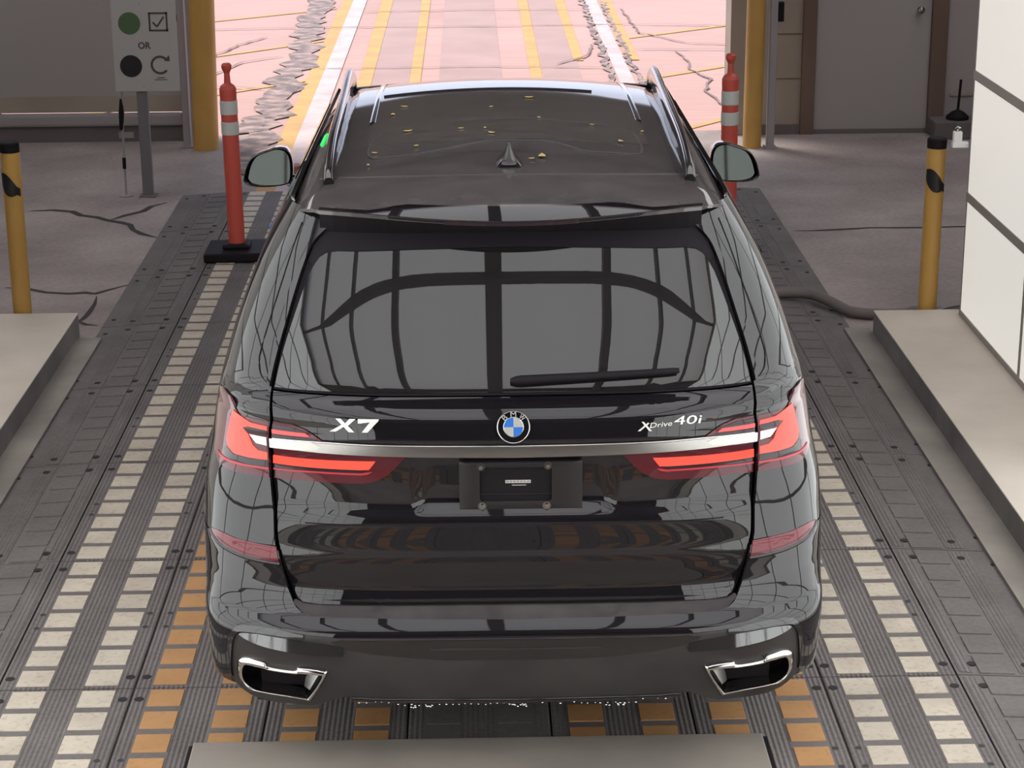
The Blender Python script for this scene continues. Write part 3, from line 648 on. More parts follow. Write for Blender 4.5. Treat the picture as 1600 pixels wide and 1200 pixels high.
# exhaust tips
EXO = [(-.820, .385), (-.8107, .4037), (-.7778, .4175), (-.7192, .4128), (-.7057, .3995), (-.632, .3930), (-.6181, .4035), (-.5578, .3957), (-.5465, .3764), (-.5949, .2756), (-.6114, .2699), (-.663, .2806), (-.7447, .2887), (-.787, .2915), (-.8128, .3183), (-.824, .3569)]
EXI = [(-.7930, .375), (-.7813, .3880), (-.7600, .3870), (-.7192, .3820), (-.7057, .3800), (-.632, .3740), (-.6181, .3735), (-.5740, .3723), (-.5650, .3650), (-.6050, .2890), (-.6160, .2836), (-.6616, .2923), (-.7447, .3000), (-.770, .3048), (-.7928, .3228), (-.7990, .3484)]
def exh(sg):
    o2 = d2(EXO + [EXO[0]], 4)[:-1]; i2 = d2(EXI + [EXI[0]], 4)[:-1]
    def L3(pl, dy): return [Vector((sg * v.x, v.y - dy, v.z)) for v in (S(a, b) for a, b in pl)]
    mid = [((a[0] * .55 + b[0] * .45), (a[1] * .55 + b[1] * .45)) for a, b in zip(o2, i2)]; mid2 = [((a[0] * .25 + b[0] * .75), (a[1] * .25 + b[1] * .75)) for a, b in zip(o2, i2)]
    mb = MB(); mb.loft([L3(o2, -.004), L3(o2, .012), L3(mid, .022), L3(mid2, .020), L3(i2, .008), [v + Vector((0, .10, 0)) for v in L3(i2, .0)]], chrome)
    a_ = [Vector((sg * x, S(-.58, .33).y + dy, z)) for x, dy, z in ((-.566, .012, .366), (-.612, .012, .288), (-.655, .070, .292), (-.640, .070, .372))]
    mb.add(a_, [[0, 1, 2, 3]], dchrome)
    p = mb.build('exhaust_tip', **G)
    mb = MB(); sc = [(a * 1 + 0, b) for a, b in i2]; back = [v + Vector((0, .075, 0)) for v in L3(sc, 0)]
    mb.add(back, [list(range(len(back)))], mblack)
    xa, xb = (-.785, -.625); q = [Vector((sg * x, S(-.6, z).y + .060 + .045 * (abs(x) - .6), z)) for x, z in ((xa, .300), (xb, .287), (xb, .375), (xa, .386))]
    mb.add(q, [[0, 1, 2, 3]], mblack); mb.build('exhaust_bore', parent=p)
exh(1); exh(-1)
# small beads of water under the valance
mb = MB(); rr = random.Random(4)
for k in range(46):
    u = -.47 + .016 * k * 1.28 + rr.uniform(-.003, .003)
    if .0 < u < .18 and k % 3: continue
    z = .252 + (.014 if abs(u) > .38 else 0); p = S(u, z) + Vector((0, -.012, rr.uniform(-.003, .003))); r = rr.uniform(.0022, .0036)
    mb.lathe([(r * .1, -r), (r * .8, -r * .6), (r, 0), (r * .8, r * .6), (r * .1, r)], p, chrome, 8)
for x in (-.30, 0.005, .31):
    for k in range(9):
        p = S(x / 1.0 + rr.uniform(-.03, .03), .243) + Vector((0, -.012, rr.uniform(-.004, .004))); mb.lathe([(.0004, -.004), (.003, -.002), (.0036, 0), (.003, .002), (.0004, .004)], p, chrome, 8)
mb.build('water_beads', kind='stuff', **G)
# ------------------------------------------------------------------ body sides
DP = [(-.7482, 1.2400), (-.7444, 1.3012), (-.7430, 1.3874), (-.7500, 1.485), (-.7485, 1.5282), (-.7510, 1.6023), (-.7709, 1.6772), (-.776, 1.715)]
ztop = 1.715
front_y = 4.72
side = [(-.7300, 1.2235)] + DP + [(-sideU(2.72, ztop), ztop), (-sideU(3.55, 1.16), 1.16), (-sideU(4.2, 1.06), 1.06), (-sideU(front_y, .98), .98), (-sideU(front_y, .26), .26)]
side += [(-a, b) for a, b in arch(RA + 3.105, -16, 196, 30)] + [(-sideU(3.7, .27), .27), (-sideU(1.7, .27), .27)] + [(-a, b) for a, b in arch(RA, -15, 130, 22)] + [(-1.3, .747), (-.95, .750)] + [(a - .006, b) for a, b in SHUT[6::-1]][0:6]
for sg in (1, -1):
    mb = MB(); patch(mb, side if sg > 0 else mir(side), S, paint, 0, .012, .05, .05); mb.build('side_body', **G)
# curved seam beside the rear pillar
seam = [(-.8197, 1.6736), (-.7965, 1.5465), (-.7920, 1.422), (-.7946, 1.3226), (-.7938, 1.2952), (-.7812, 1.2603), (-.7616, 1.2411), (-.7303, 1.2231)]
for sg in (1, -1):
    mb = MB(); mb.tube([S(sg * a, b) for a, b in d2(seam, 5)], .0022, mblack, 6); mb.build('pillar_seam', **G)
# side windows, sill trim, door seams
for sg in (1, -1):
    for poly in ([(1.05, 1.21), (.98, 1.30), (1.12, 1.60), (1.22, 1.655), (1.85, 1.665), (1.85, 1.205)], [(1.95, 1.205), (1.95, 1.665), (2.62, 1.668), (2.80, 1.63), (3.38, 1.21)]):
        pl = [(-sideU(y, z), z) for y, z in poly]; mb = MB(); patch(mb, pl if sg > 0 else mir(pl), S, glass, .003, .005, .08, .08); mb.build('side_window', **G)
    mb = MB(); mb.tube([S(sg * -sideU(y, 1.185), 1.185) + Vector((-sg * .004, 0, 0)) for y in [1.55 + .1 * k for k in range(19)]], .011, chrome, 8); mb.build('window_trim', **G)
    mb = MB(); mb.tube(smooth([S(sg * -sideU(y, z), z) for y, z in ((1.55, 1.185), (1.25, 1.18), (1.02, 1.17), (.97, 1.19), (1.0, 1.22))], 5), .004, dchrome, 6); mb.build('window_trim', **G)
    mb = MB()
    for pts in ([(1.92, .40), (1.92, 1.18)], [(3.05, .40), (3.08, 1.18)], [(1.60, .55), (1.58, .85), (1.42, 1.18)]):
        mb.tube([S(sg * -sideU(y, z), z) for y, z in smooth([Vector((a, b)) for a, b in pts], 6)], .003, mblack, 6)
    mb.build('door_seam', **G)
    mb = MB(); mb.tube([S(sg * -sideU(y, .34), .34) for y in [1.65 + .2 * k for k in range(11)]], .025, satin, 8); mb.build('sill', **G)
# the painted green window reflection follows the roof rails below
# door handles
for sg in (-1, 1):
    for y in (1.50, 2.48):
        xs = S(sideU(y, 1.10), 1.10).x; mb = MB()
        mb.box(sg * (xs + .010) - .016, sg * (xs + .010) + .016, y - .11, y + .11, 1.078, 1.116, paint, .012); h = mb.build('door_handle', **G)
        mb = MB(); mb.box(sg * (xs + .024) - .006, sg * (xs + .024) + .006, y - .115, y - .045, 1.074, 1.11, chrome, .005); mb.box(sg * (xs + .024) - .005, sg * (xs + .024) + .005, y - .02, y + .1, 1.10, 1.112, dchrome, .004); mb.build('handle_trim', parent=h)
# ------------------------------------------------------------------ tailgate
tg = [(a + .0055, b) for a, b in SHUT[0:]] + [(-.612, .580), (-.56, .5755), (-.39, .5765), (0, .576)]
tg = [(0, 1.207), (-.4, 1.2085), (-.722, 1.2130)] + tg[1:]
mb = MB(); patch(mb, full(tg), ST, paint, 0, .014, .02, .012); tail = mb.build('tailgate', **G)
mb = MB(); mb.tube([ST(-.60 + 1.2 * k / 40, .835) + Vector((0, .0005, 0)) for k in range(41)], .0022, mblack, 6); mb.build('tailgate_crease', parent=tail)
# rear window surround, glass, wiper
sur = [(0, 1.2125), (-.40, 1.2135), (-.7240, 1.2185), (-.7190, 1.3664), (-.7200, 1.4631), (-.7225, 1.5511), (-.7214, 1.6182), (-.717, 1.67), (-.712, 1.70), (0, 1.70)]
mb = MB(); patch(mb, full(sur), S, mblack, -.004, .012, .03, .03); win = mb.build('rear_window', **G)
mb = MB(); patch(mb, full([(0, 1.6145), (-.3887, 1.609), (-.5591, 1.6045), (-.6305, 1.6045), (-.6641, 1.5985), (-.6813, 1.5865), (-.6915, 1.5635), (-.7195, 1.575), (-.7195, 1.6182), (-.70, 1.65), (-.69, 1.70), (0, 1.70)]), S, mblack, .001, .004, .03, .03); mb.build('window_top_band', parent=win)
gl = [(0, 1.2185), (-.4, 1.2195), (-.7190, 1.2240), (-.7150, 1.2858), (-.7060, 1.4112), (-.6981, 1.5348), (-.6915, 1.5615), (-.6813, 1.5850), (-.6641, 1.5970), (-.6305, 1.6030), (-.5591, 1.6030), (-.3887, 1.6074), (0, 1.6135)]
mb = MB(); patch(mb, full(gl), S, glass, .0005, .004, .02, .02); mb.build('glass', parent=win)
mb = MB(); n = 30; wp = [S(-.010 + (.513 + .010) * k / n, 1.2465 + .0200 * k / n) for k in range(n + 1)]
mb.tube([p + Vector((0, -.022, .010)) for p in wp], [.008, .0145, .0165] + [.0165 - .006 * (k - 2) / (n - 2) for k in range(3, n)] + [.009, .007], mblack, 14, .9); wi = mb.build('rear_wiper', **G)
mb = MB(); mb.tube([p + Vector((0, -.006, .004)) for p in wp[2:]], .0065, gblack, 8); mb.build('wiper_blade', parent=wi)
# body-colour blades beside the window
bo = [(-.7482, 1.2400), (-.7444, 1.3012), (-.7430, 1.3874), (-.7510, 1.485), (-.7485, 1.5282), (-.7510, 1.6023), (-.7709, 1.6772), (-.776, 1.705)]
bi = [(-.7310, 1.2250), (-.7235, 1.3664), (-.7230, 1.4631), (-.7240, 1.5511), (-.7214, 1.6182), (-.695, 1.6583), (-.668, 1.680), (-.64, 1.700)]
bl = [(a + .005, b) for a, b in d2(bo, 4)] + d2(bi, 4)[::-1]
for sg in (1, -1):
    mb = MB(); patch(mb, bl if sg > 0 else mir(bl), S, paint, .012, .022, .03, .03); mb.build('spoiler_blade', **G)
# chrome bar
ct = [(0, 1.0845), (-.2826, 1.0867), (-.4209, 1.0882), (-.5694, 1.0915), (-.639, 1.0905), (-.7345, 1.0870)]; cb = [(0, 1.0508), (-.2815, 1.0541), (-.4385, 1.0570), (-.5558, 1.0595), (-.6366, 1.0615), (-.7310, 1.0590)]
mb = MB(); patch(mb, full(ct + cb[::-1]), S, dchrome, .011, .016, .03, .03, chrome); mb.build('tailgate_bar', label='bright chrome bar between the tail lights', **G)
for sg in (1, -1):
    pl = [(-.7345, 1.0862), (-.66, 1.0888), (-.6000, 1.0900), (-.5720, 1.0790), (-.5850, 1.0670), (-.6366, 1.0640), (-.7310, 1.0615)]
    mb = MB(); patch(mb, pl if sg > 0 else mir(pl), S, bar_bright, .0125, .003, .03, .03); mb.build('bar_end', label='bright end of the chrome bar', **G)
mb = MB(); mb.tube([S(u, itp([(-q[0], q[1]) for q in ct], abs(u)) + .001) + Vector((0, -.010, 0)) for u in [-.73 + 1.46 * k / 60 for k in range(61)]], .0028, chrome, 6); mb.build('bar_highlight_edge', **G)
# ------------------------------------------------------------------ tail lights
LO = [(-.7450, 1.1370), (-.797, 1.1357), (-.8396, 1.1348), (-.8831, 1.1340), (-.9021, 1.1480), (-.912, 1.1660), (-.930, 1.178), (-1.02, 1.182), (-1.10, 1.175), (-1.13, 1.12), (-1.12, 1.05), (-1.08, .985), (-1.0, .957), (-.9254, .9526), (-.8663, .9550), (-.8051, .9590), (-.7270, .9637), (-.7420, 1.0539)]
LIT = [(-.9411, 1.0842), (-.9340, 1.1150), (-.9150, 1.1420), (-.9000, 1.1300), (-.8807, 1.1193), (-.813, 1.1196), (-.7510, 1.1197), (-.7495, 1.1081), (-.8303, 1.1067), (-.8562, 1.0981), (-.8261, 1.0829), (-.8024, 1.0534), (-.7776, 1.0412), (-.7420, 1.0406), (-.7400, 1.0176), (-.8149, 1.012), (-.8931, 1.0087), (-.9346, 1.0207), (-.953, 1.0472)]
WH = [(-.8202, 1.084), (-.7500, 1.0859), (-.7460, 1.0609), (-.7884, 1.0624)]
LI = [(-.7265, 1.1400), (-.6652, 1.1387), (-.6240, 1.1249), (-.5981, 1.1116), (-.5698, 1.0935), (-.5694, 1.0915), (-.45, 1.075), (-.3293, 1.0493), (-.3411, 1.0409), (-.3596, 1.0113), (-.3858, .9848), (-.4157, .9671), (-.4542, .960), (-.5109, .9596), (-.5891, .9605), (-.7110, .9564)]
LT = [(-.7299, 1.1151), (-.6214, 1.1148), (-.6073, 1.1049), (-.6493, 1.1041), (-.7283, 1.103)]
LB = [(-.7200, 1.0339), (-.555, 1.035), (-.4168, 1.0374), (-.4333, 1.0073), (-.4568, 1.0053), (-.593, 1.0052), (-.7180, 1.0052)]
SM = [(-.7240, 1.1000), (-.64, 1.1010), (-.60, 1.0990), (-.575, 1.0935), (-.5694, 1.0900), (-.7240, 1.085)]
SM2 = [(-.7180, 1.0035), (-.593, 1.0035), (-.44, 1.0045), (-.452, .9945), (-.593, .9940), (-.7150, .9900)]
for sg in (1, -1):
    f = (lambda p: p) if sg > 0 else mir
    mb = MB(); patch(mb, f(LO), S, redlens, .003, .008, .03, .02); t = mb.build('tail_light', **G)
    mb = MB(); patch(mb, f(LIT), S, redlit, .0055, .003, .03, .03); mb.build('light_bar', parent=t)
    mb = MB(); patch(mb, f(WH), S, silver, .0055, .003, .05, .05); mb.build('reversing_lamp', parent=t)
    mb = MB(); patch(mb, f([(-.7480, 1.1040), (-.830, 1.1030), (-.848, 1.0965), (-.832, 1.0890), (-.7480, 1.0920)]), S, smoke, .005, .003, .05, .05); patch(mb, f([(-.738, 1.0145), (-.815, 1.0085), (-.893, 1.005), (-.945, 1.02), (-.975, 1.01), (-.93, .985), (-.82, .988), (-.735, .996)]), S, smoke, .005, .003, .05, .05); mb.build('smoked_band', parent=t)
    mb = MB(); patch(mb, f([(-.733, .9945), (-.83, .988), (-.9312, .9820), (-.99, .985), (-1.02, .99), (-.99, .978), (-.93, .9755), (-.83, .981), (-.732, .9885)]), S, reddim, .006, .003, .05, .05); mb.build('light_line', parent=t)
    mb = MB(); patch(mb, f(LI), ST, redlens, .006, .010, .02, .012); t = mb.build('tail_light', **G)
    mb = MB(); patch(mb, f(LT), ST, redlit2, .009, .003, .05, .05); mb.build('light_bar', parent=t)
    mb = MB(); patch(mb, f(LB), ST, redlit, .009, .003, .03, .03); mb.build('light_bar', parent=t)
    mb = MB(); patch(mb, f(SM), ST, smoke, .0085, .003, .05, .05); patch(mb, f(SM2), ST, smoke, .0085, .003, .03, .03); patch(mb, f([(-.727, 1.133), (-.672, 1.1315), (-.628, 1.1200), (-.606, 1.1110), (-.62, 1.1175), (-.7280, 1.1180)]), ST, smoke, .0085, .003, .05, .05); mb.build('smoked_band', parent=t)
    mb = MB(); patch(mb, f([(-.7155, .9886), (-.5902, .9931), (-.455, .9937), (-.425, .9990), (-.437, .9905), (-.455, .9880), (-.59, .9880), (-.7140, .9840)]), ST, reddim, .0095, .003, .05, .05); mb.build('light_line', parent=t)
    # lower reflectors and the lip beneath
    RF = [(-.6800, .7570), (-.7695, .7602), (-.8221, .7607), (-.8705, .7635), (-.93, .7640), (-.985, .758), (-.96, .742), (-.9014, .7290), (-.8484, .7220), (-.7906, .7160), (-.7212, .7110), (-.6690, .7085)]
    mb = MB(); patch(mb, f(RF), S, redlens2, .003, .006, .03, .03); r_ = mb.build('reflector', **G)
    mb = MB(); patch(mb, f([(-.6700, .7190), (-.7212, .7210), (-.7906, .7260), (-.8484, .7320), (-.93, .745), (-.9014, .7290), (-.8484, .7220), (-.7906, .7160), (-.7212, .7110), (-.6690, .7085)]), S, redlens, .0045, .003, .03, .03); mb.build('reflector_dark_edge', parent=r_)  # darker red band along the reflector's lower edge
    lip = d2([(-.6665, .7060), (-.7212, .7080), (-.7906, .7130), (-.8484, .7195), (-.9014, .7265), (-.96, .739), (-1.0, .752)], 4)
    mb = MB(); mb.tube([S(sg * a, b) + Vector((0, -.002, 0)) for a, b in lip], .0062, paint, 8); mb.build('bumper_lip', **G)
# ------------------------------------------------------------------ emblem and lettering
def TP(x, z, d):     # point on the tailgate d outside the paint
    u = X2U(x, z, True); return ST(u, z) + normal(ST, u, z) * d
EC = TP(-.002, 1.141, .002); EN = normal(ST, 0, 1.138); EX = Vector((1, 0, 0)); EU = EN.cross(EX).normalized()
if EU.z < 0: EU = -EU
def efn(a, b, d): return EC + EX * a + EU * b + EN * d
def circ(r, n=48): return [(r * math.cos(2 * math.pi * k / n), r * math.sin(2 * math.pi * k / n)) for k in range(n)]
ER = .0495
mb = MB(); mb.prism(circ(ER * .95), efn, -.004, .006, gblack)
mb.loft([[efn(a, b, -.004) for a, b in circ(ER)], [efn(a, b, .007) for a, b in circ(ER)], [efn(a, b, .009) for a, b in circ(ER * .965)], [efn(a, b, .0062) for a, b in circ(ER * .93)]], chrome)
mb.loft([[efn(a, b, .0062) for a, b in circ(ER * .62)], [efn(a, b, .0078) for a, b in circ(ER * .60)], [efn(a, b, .0078) for a, b in circ(ER * .575)]], chrome)
for q in range(4):
    a0 = q * 90; pl = [(0, 0)] + [(ER * .58 * math.cos(math.radians(a0 + k * 9)), ER * .58 * math.sin(math.radians(a0 + k * 9))) for k in range(11)]
    mb.prism(pl, efn, .005, .0074, silver if q % 2 == 0 else blue)
em = mb.build('emblem', label='round blue and white emblem with black ring', **G)
mb = MB()
for ch, ang in (('B', 132), ('M', 90), ('W', 48)):
    vs, fs = text_mesh(ch, 1); th = math.radians(ang); wd = .013 if ch == 'B' else .0165; ht = .0155
    def lf(a, b, d, th=th, wd=wd, ht=ht):
        lx, ly = (a - .5) * wd, (b - .5) * ht + ER * .775; t = th - H
        return efn(lx * math.cos(t) - ly * math.sin(t), lx * math.sin(t) + ly * math.cos(t), d)
    slab(mb, vs, fs, lf, .006, .0078, silver)
mb.build('emblem_letters', parent=em)
mb = MB()      # X7
zb, zt = 1.1260, 1.1640; xl = -.545
def slant(poly): return [(xl + a * .146, zb + b * (zt - zb)) for a, b in poly]
Xa = [(.00, 0), (.115, 0), (.50, 1), (.385, 1)]
for pl in ([(0, 0), (.11, 0), (.265, .42), (.36, .62), (.52, 1), (.41, 1), (.28, .62), (.215, .5)],):
    pass
for pl in ([(.12, 1), (.225, 1), (.50, 0), (.385, 0)], [(.0, 0), (.12, 0), (.335, .52), (.265, .62)], [(.29, .60), (.36, .46), (.53, 1), (.405, 1)], [(.575, 1), (1.0, 1), (.985, .84), (.575, .70)], [(.575, 1), (.66, 1), (.655, .70), (.575, .70)], [(.84, .88), (1.0, 1), (.985, .86), (.765, 0), (.65, 0)]):
    mb.prism(slant(pl), TP, .001, .006, letter)
mb.build('model_lettering', label='bright lettering left of the round emblem', **G)
mb = MB()
vs, fs = text_mesh('40i', 1, .12); slab(mb, [(.474 + a * .084, 1.1365 + b * .0245) for a, b in vs], fs, TP, .001, .005, letter)
vs, fs = text_mesh('Drive', 1, .15); slab(mb, [(.402 + a * .066, 1.1300 + .0045 * a + b * .0145) for a, b in vs], fs, TP, .001, .004, letter)
for pl in ([(.377, 1.149), (.384, 1.149), (.408, 1.121), (.400, 1.121)], [(.366, 1.122), (.373, 1.122), (.400, 1.144), (.396, 1.146)]): mb.prism(pl, TP, .001, .005, letter)
mb.build('model_lettering', label='small bright lettering right of the round emblem', **G)
# licence plate bracket
def PB(x, z, d): return Vector((x, .120 - d - .012 * (z - .93), z))
def rr2(x0, x1, z0, z1, r=.008):
    out = []
    for cx, cz, a in ((x1 - r, z1 - r, 0), (x0 + r, z1 - r, 90), (x0 + r, z0 + r, 180), (x1 - r, z0 + r, 270)):
        out += [(cx + r * math.cos(math.radians(a + k * 22.5)), cz + r * math.sin(math.radians(a + k * 22.5))) for k in range(5)]
    return out
mb = MB()
o_, i_ = rr2(-.165, .203, .864, 1.030), rr2(-.104, .112, .900, 1.010)
mb.loft([[PB(a, b, 0) for a, b in o_], [PB(a, b, .018) for a, b in o_], [PB(a, b, .018) for a, b in i_], [PB(a, b, .008) for a, b in i_]], bracket_m); mb.add([PB(a, b, .008) for a, b in i_], [list(range(len(i_)))], mblack)
for x0, x1, m_ in ((-.135, -.045, mblack), (.07, .16, mblack), (-.045, .07, dchrome)): mb.prism([(x0, .866), (x1, .866), (x1, .870), (x0, .870)], PB, .01, .0195, m_)
mb.prism([(-.10, .922), (.11, .922), (.11, .925), (-.10, .925)], PB, .006, .011, bracket_m)
pb = mb.build('licence_plate_bracket', **G)
mb = MB(); mb.prism([(-.0275, .957), (.049, .957), (.049, .967), (-.0275, .967)], PB, .008, .0095, silver)
for k in range(7): mb.prism([(-.024 + .0102 * k, .959), (-.0165 + .0102 * k, .959), (-.0165 + .0102 * k, .965), (-.024 + .0102 * k, .965)], PB, .0095, .0098, steel)
mb.prism([(-.008, .949), (.035, .949), (.035, .952), (-.008, .952)], PB, .008, .0092, steel); mb.build('small_label', parent=pb)
for x, z in ((-.097, .888), (.096, .888), (-.10, 1.013), (.10, 1.015)):
    mb = MB(); cc = [(x + .013 * math.cos(k * math.pi / 6), z + .013 * math.sin(k * math.pi / 6)) for k in range(12)]; mb.prism(cc, PB, .016, .020, dchrome if z < .95 else satin)
    mb.prism([(x + .007 * math.cos(k * math.pi / 3), z + .007 * math.sin(k * math.pi / 3)) for k in range(6)], PB, .02, .026, chrome if z < .95 else dchrome); mb.build('bolt', parent=pb)
# ------------------------------------------------------------------ roof
ZC = [(.25, 1.719), (.27, 1.727), (.30, 1.738), (.34, 1.750), (.4, 1.763), (.5, 1.777), (.6, 1.787), (.8, 1.793), (1.2, 1.797), (1.7, 1.795), (2.2, 1.784), (2.5, 1.766), (2.75, 1.742), (2.95, 1.706)]
def R(x, y):
    ax = abs(x); return Vector((x, y, itp(ZC, y) - .040 * (ax / .6) ** 2 - .075 * max(0, (ax - .58) / .12) ** 2))
def hinge(x): return .622 + .14 * (abs(x) / .6) ** 2.2
def edge(x): return .257 + .165 * (abs(x) / .60) ** 2
xs = [-.70 + 1.4 * k / 28 for k in range(29)]
rf = [(x, hinge(min(abs(x), .62)) + .004) for x in xs] + [(.70, 2.74), (.64, 2.86), (.3, 2.93), (-.3, 2.93), (-.64, 2.86), (-.70, 2.74)]
mb = MB(); patch(mb, rf, R, dusty, 0, .012, .05, .08); mb.build('roof', **G)
xs = [-.66 + 1.32 * k / 32 for k in range(33)]
def SE(x):
    return edge(x) if abs(x) < .6 else edge(.6) + (abs(x) - .6) * 2.0
sp_ = [(x, SE(x)) for x in xs] + [(x, hinge(min(abs(x), .62)) - .004) for x in xs[::-1]]
mb = MB(); patch(mb, sp_, R, dusty, 0, .012, .04, .04)
# glossy trailing lip and underside
lip = [R(x, SE(x)) for x in xs]; und = []
for x in xs:
    u = X2U(min(abs(x), .60), 1.66) * (1 if x >= 0 else -1); und.append(S(u, 1.655))
l2 = [p + Vector((0, .003, -.009)) for p in lip]
for i in range(len(xs) - 1):
    if max(abs(xs[i]), abs(xs[i + 1])) > .61: continue
    mb.add([lip[i], lip[i + 1], l2[i + 1], l2[i]], [[0, 1, 2, 3]], mblack)
    mb.add([l2[i], l2[i + 1], und[i + 1], und[i]], [[0, 1, 2, 3]], mblack)
spo = mb.build('rear_spoiler', **G)
stripp = [(x, edge(x) + .002) for x in [-.58 + 1.16 * k / 30 for k in range(31)]]; stripp += [(x, y + .022 + .058 * sstep(.44, .30, abs(x))) for x, y in stripp[::-1]]
mb = MB(); patch(mb, stripp, R, paint, .002, .003, .04, .02); mb.build('spoiler_reflection_strip', parent=spo)  # gloss strip, its outline shaped to match the canopy's reflection
mb = MB(); bx_ = [-.20 + .40 * k / 16 for k in range(17)]
mb.loft([[R(x, edge(x)) + Vector((0, -.0015, -.002)) for x in bx_], [R(x, edge(x)) + Vector((0, .001, -.013)) for x in bx_]], smoke, False); mb.build('third_brake_light', parent=spo)
# glass roof with its seams
gp = [(-.475, 1.15), (-.475, 2.10), (-.47, 2.76), (-.25, 2.83), (.25, 2.83), (.47, 2.76), (.475, 2.10), (.475, 1.15)]
mb = MB(); patch(mb, gp, R, roofglass, .003, .004, .05, .08); rg = mb.build('roof_glass', **G)
mb = MB(); mb.tube([R(x, 2.20 + .03 * (1 - (x / .47) ** 2)) + Vector((0, 0, .004)) for x in [-.46 + .80 * k / 20 for k in range(21)]], .012, mblack, 8, .5); mb.build('wind_deflector', parent=rg)
for sg in (-1, 1):
    mb = MB(); mb.tube([R(sg * (.475 + .012 * (y - 1.7)), y) + Vector((0, 0, .002)) for y in [1.60 + .1 * k for k in range(13)]], .011, gblack, 8, .5); mb.build('roof_channel', **G)
gr = d2([(-.436, .948), (-.321, .958), (-.20, 1.02), (-.155, 1.06), (-.07, 1.115), (.05, 1.118), (.143, 1.108), (.21, 1.03), (.264, .970), (.411, .972), (.444, 1.046), (.44, 1.30), (.40, 1.42), (.20, 1.50), (.0, 1.53), (-.20, 1.49), (-.39, 1.42), (-.45, 1.28), (-.462, 1.046), (-.436, .948)], 5)
mb = MB(); mb.tube([R(a, b) + Vector((0, 0, .001)) for a, b in gr], .005, satin, 6, .5); mb.build('roof_groove', **G)
mb = MB(); mb.tube([R(x, hinge(x)) + Vector((0, 0, -.001)) for x in [-.60 + 1.2 * k / 40 for k in range(41)]], .0035, satin, 6); mb.build('roof_seam', **G)
# roof rails
for sg in (-1, 1):
    pth = smooth([Vector((sg * x, y, R(x, y).z + dz)) for x, y, dz in ((.565, .66, -.004), (.572, .76, .022), (.582, 1.1, .040), (.592, 1.6, .042), (.605, 2.1, .042), (.617, 2.5, .060), (.622, 2.74, .072), (.622, 2.88, .045))], 5)
    mb = MB(); n = len(pth); rows = []
    for i, p in enumerate(pth):
        hh = .026; ww = .017; rows.append([p + Vector((a * ww, 0, b * hh - (.0 if b > 0 else .018))) for a, b in ((-1, -1), (1, -1), (1, .5), (.6, .9), (0, 1), (-.6, .9), (-1, .5))])
    mb.loft(rows, gblack, True, True, True); rl = mb.build('roof_rail', **G)
    mb = MB(); mb.tube([p + Vector((0, 0, .023)) for p in pth[4:-3]], .009, dchrome, 8, .6); mb.build('rail_top', parent=rl)
mb = MB(); patch(mb, [(-.646, 1.415), (-.636, 1.415), (-.632, 1.59), (-.642, 1.59)], R, green_reflection, .006, .006, .1, .1); mb.build('painted_green_reflection', label='small green reflection painted as a glow beside the left roof rail', **G)  # glowing patch stands in for a green reflection in the side window
# shark-fin antenna
def fin(x, y):
    t = (y - .715) / .23; h = .078 * (sstep(0, .22, t) * (1 - t * .97) if t < 1 else 0); wd = .043 * max(0, 1 - min(1, max(0, t)) ** 2.2) ** .5 + .001
    q = abs(x) / wd; prof = max(0, 1 - q ** 2) * .32 + .68 * math.exp(-(q / .30) ** 2)
    return Vector((x, y, R(x, y).z - .004 + h * prof + .012 * max(0, 1 - q * q)))
mb = MB(); ny, nx = 26, 17; vs = []
for j in range(ny):
    y = .712 + .235 * j / (ny - 1); t = max(0, (y - .715) / .23); wd = .043 * max(0.02, (1 - min(1, t) ** 2.2)) ** .5
    for i in range(nx):
        q = -1 + 2 * i / (nx - 1); vs.append(fin(wd * math.copysign(abs(q) ** 1.5, q), y))
mb.add(vs, [[j * nx + i, j * nx + i + 1, (j + 1) * nx + i + 1, (j + 1) * nx + i] for j in range(ny - 1) for i in range(nx - 1)], paint)
mb.add(vs[:nx], [list(range(nx))], paint); mb.build('antenna', **G)
# ------------------------------------------------------------------ windscreen, bonnet, nose
def WS(x, v): return Vector((x * (.62 + .17 * v), 2.90 + .72 * v - .05 * (x * x) * (1 - v) - .16 * x * x * v, 1.715 - .575 * v - .02 * x * x))
mb = MB(); patch(mb, [(-1, 0), (1, 0), (1, 1), (-1, 1)], WS, glass, 0, .006, .12, .1); mb.build('windscreen', **G)
def HD(x, y): return Vector((x, y, 1.15 - .10 * sstep(3.5, 5.0, y) - .10 * sstep(4.7, 5.1, y) - .07 * (abs(x) / .9) ** 3))
mb = MB(); patch(mb, [(-.93, 3.45), (.93, 3.45), (.92, 4.7), (.70, 4.98), (.3, 5.05), (-.3, 5.05), (-.70, 4.98), (-.92, 4.7)], HD, paint, 0, .01, .1, .1); mb.build('bonnet', **G)
def NS(u, z):
    a = abs(u); s = 1 if u >= 0 else -1; wd = itp(WZ, z) - .03; yf = itp([(.2, 5.05), (.45, 5.15), (.75, 5.13), (.95, 5.02), (1.05, 4.95)], z); n = 3.2; L = .5
    c, t = math.cos(min(a, H)), math.sin(min(a, H)); r = (abs(t) ** n + abs(c) ** n) ** (-1 / n); return Vector((s * wd * r * t, yf - L * (1 - r * c) - max(0, a - H), z))
mb = MB(); patch(mb, [(-1.65, .25), (1.65, .25), (1.65, .98), (-1.65, .98)], NS, paint, 0, .01, .1, .08); mb.build('front_bumper', **G)
for sg in (-1, 1):
    mb = MB(); patch(mb, [(sg * .03, .55), (sg * .40, .58), (sg * .40, .93), (sg * .05, .95)], NS, mblack, .005, .008, .1, .1); mb.build('grille', **G)
    mb = MB(); patch(mb, [(sg * .62, .80), (sg * 1.2, .86), (sg * 1.25, .93), (sg * .62, .90)], NS, silver, .005, .008, .1, .1); mb.build('headlight', **G)
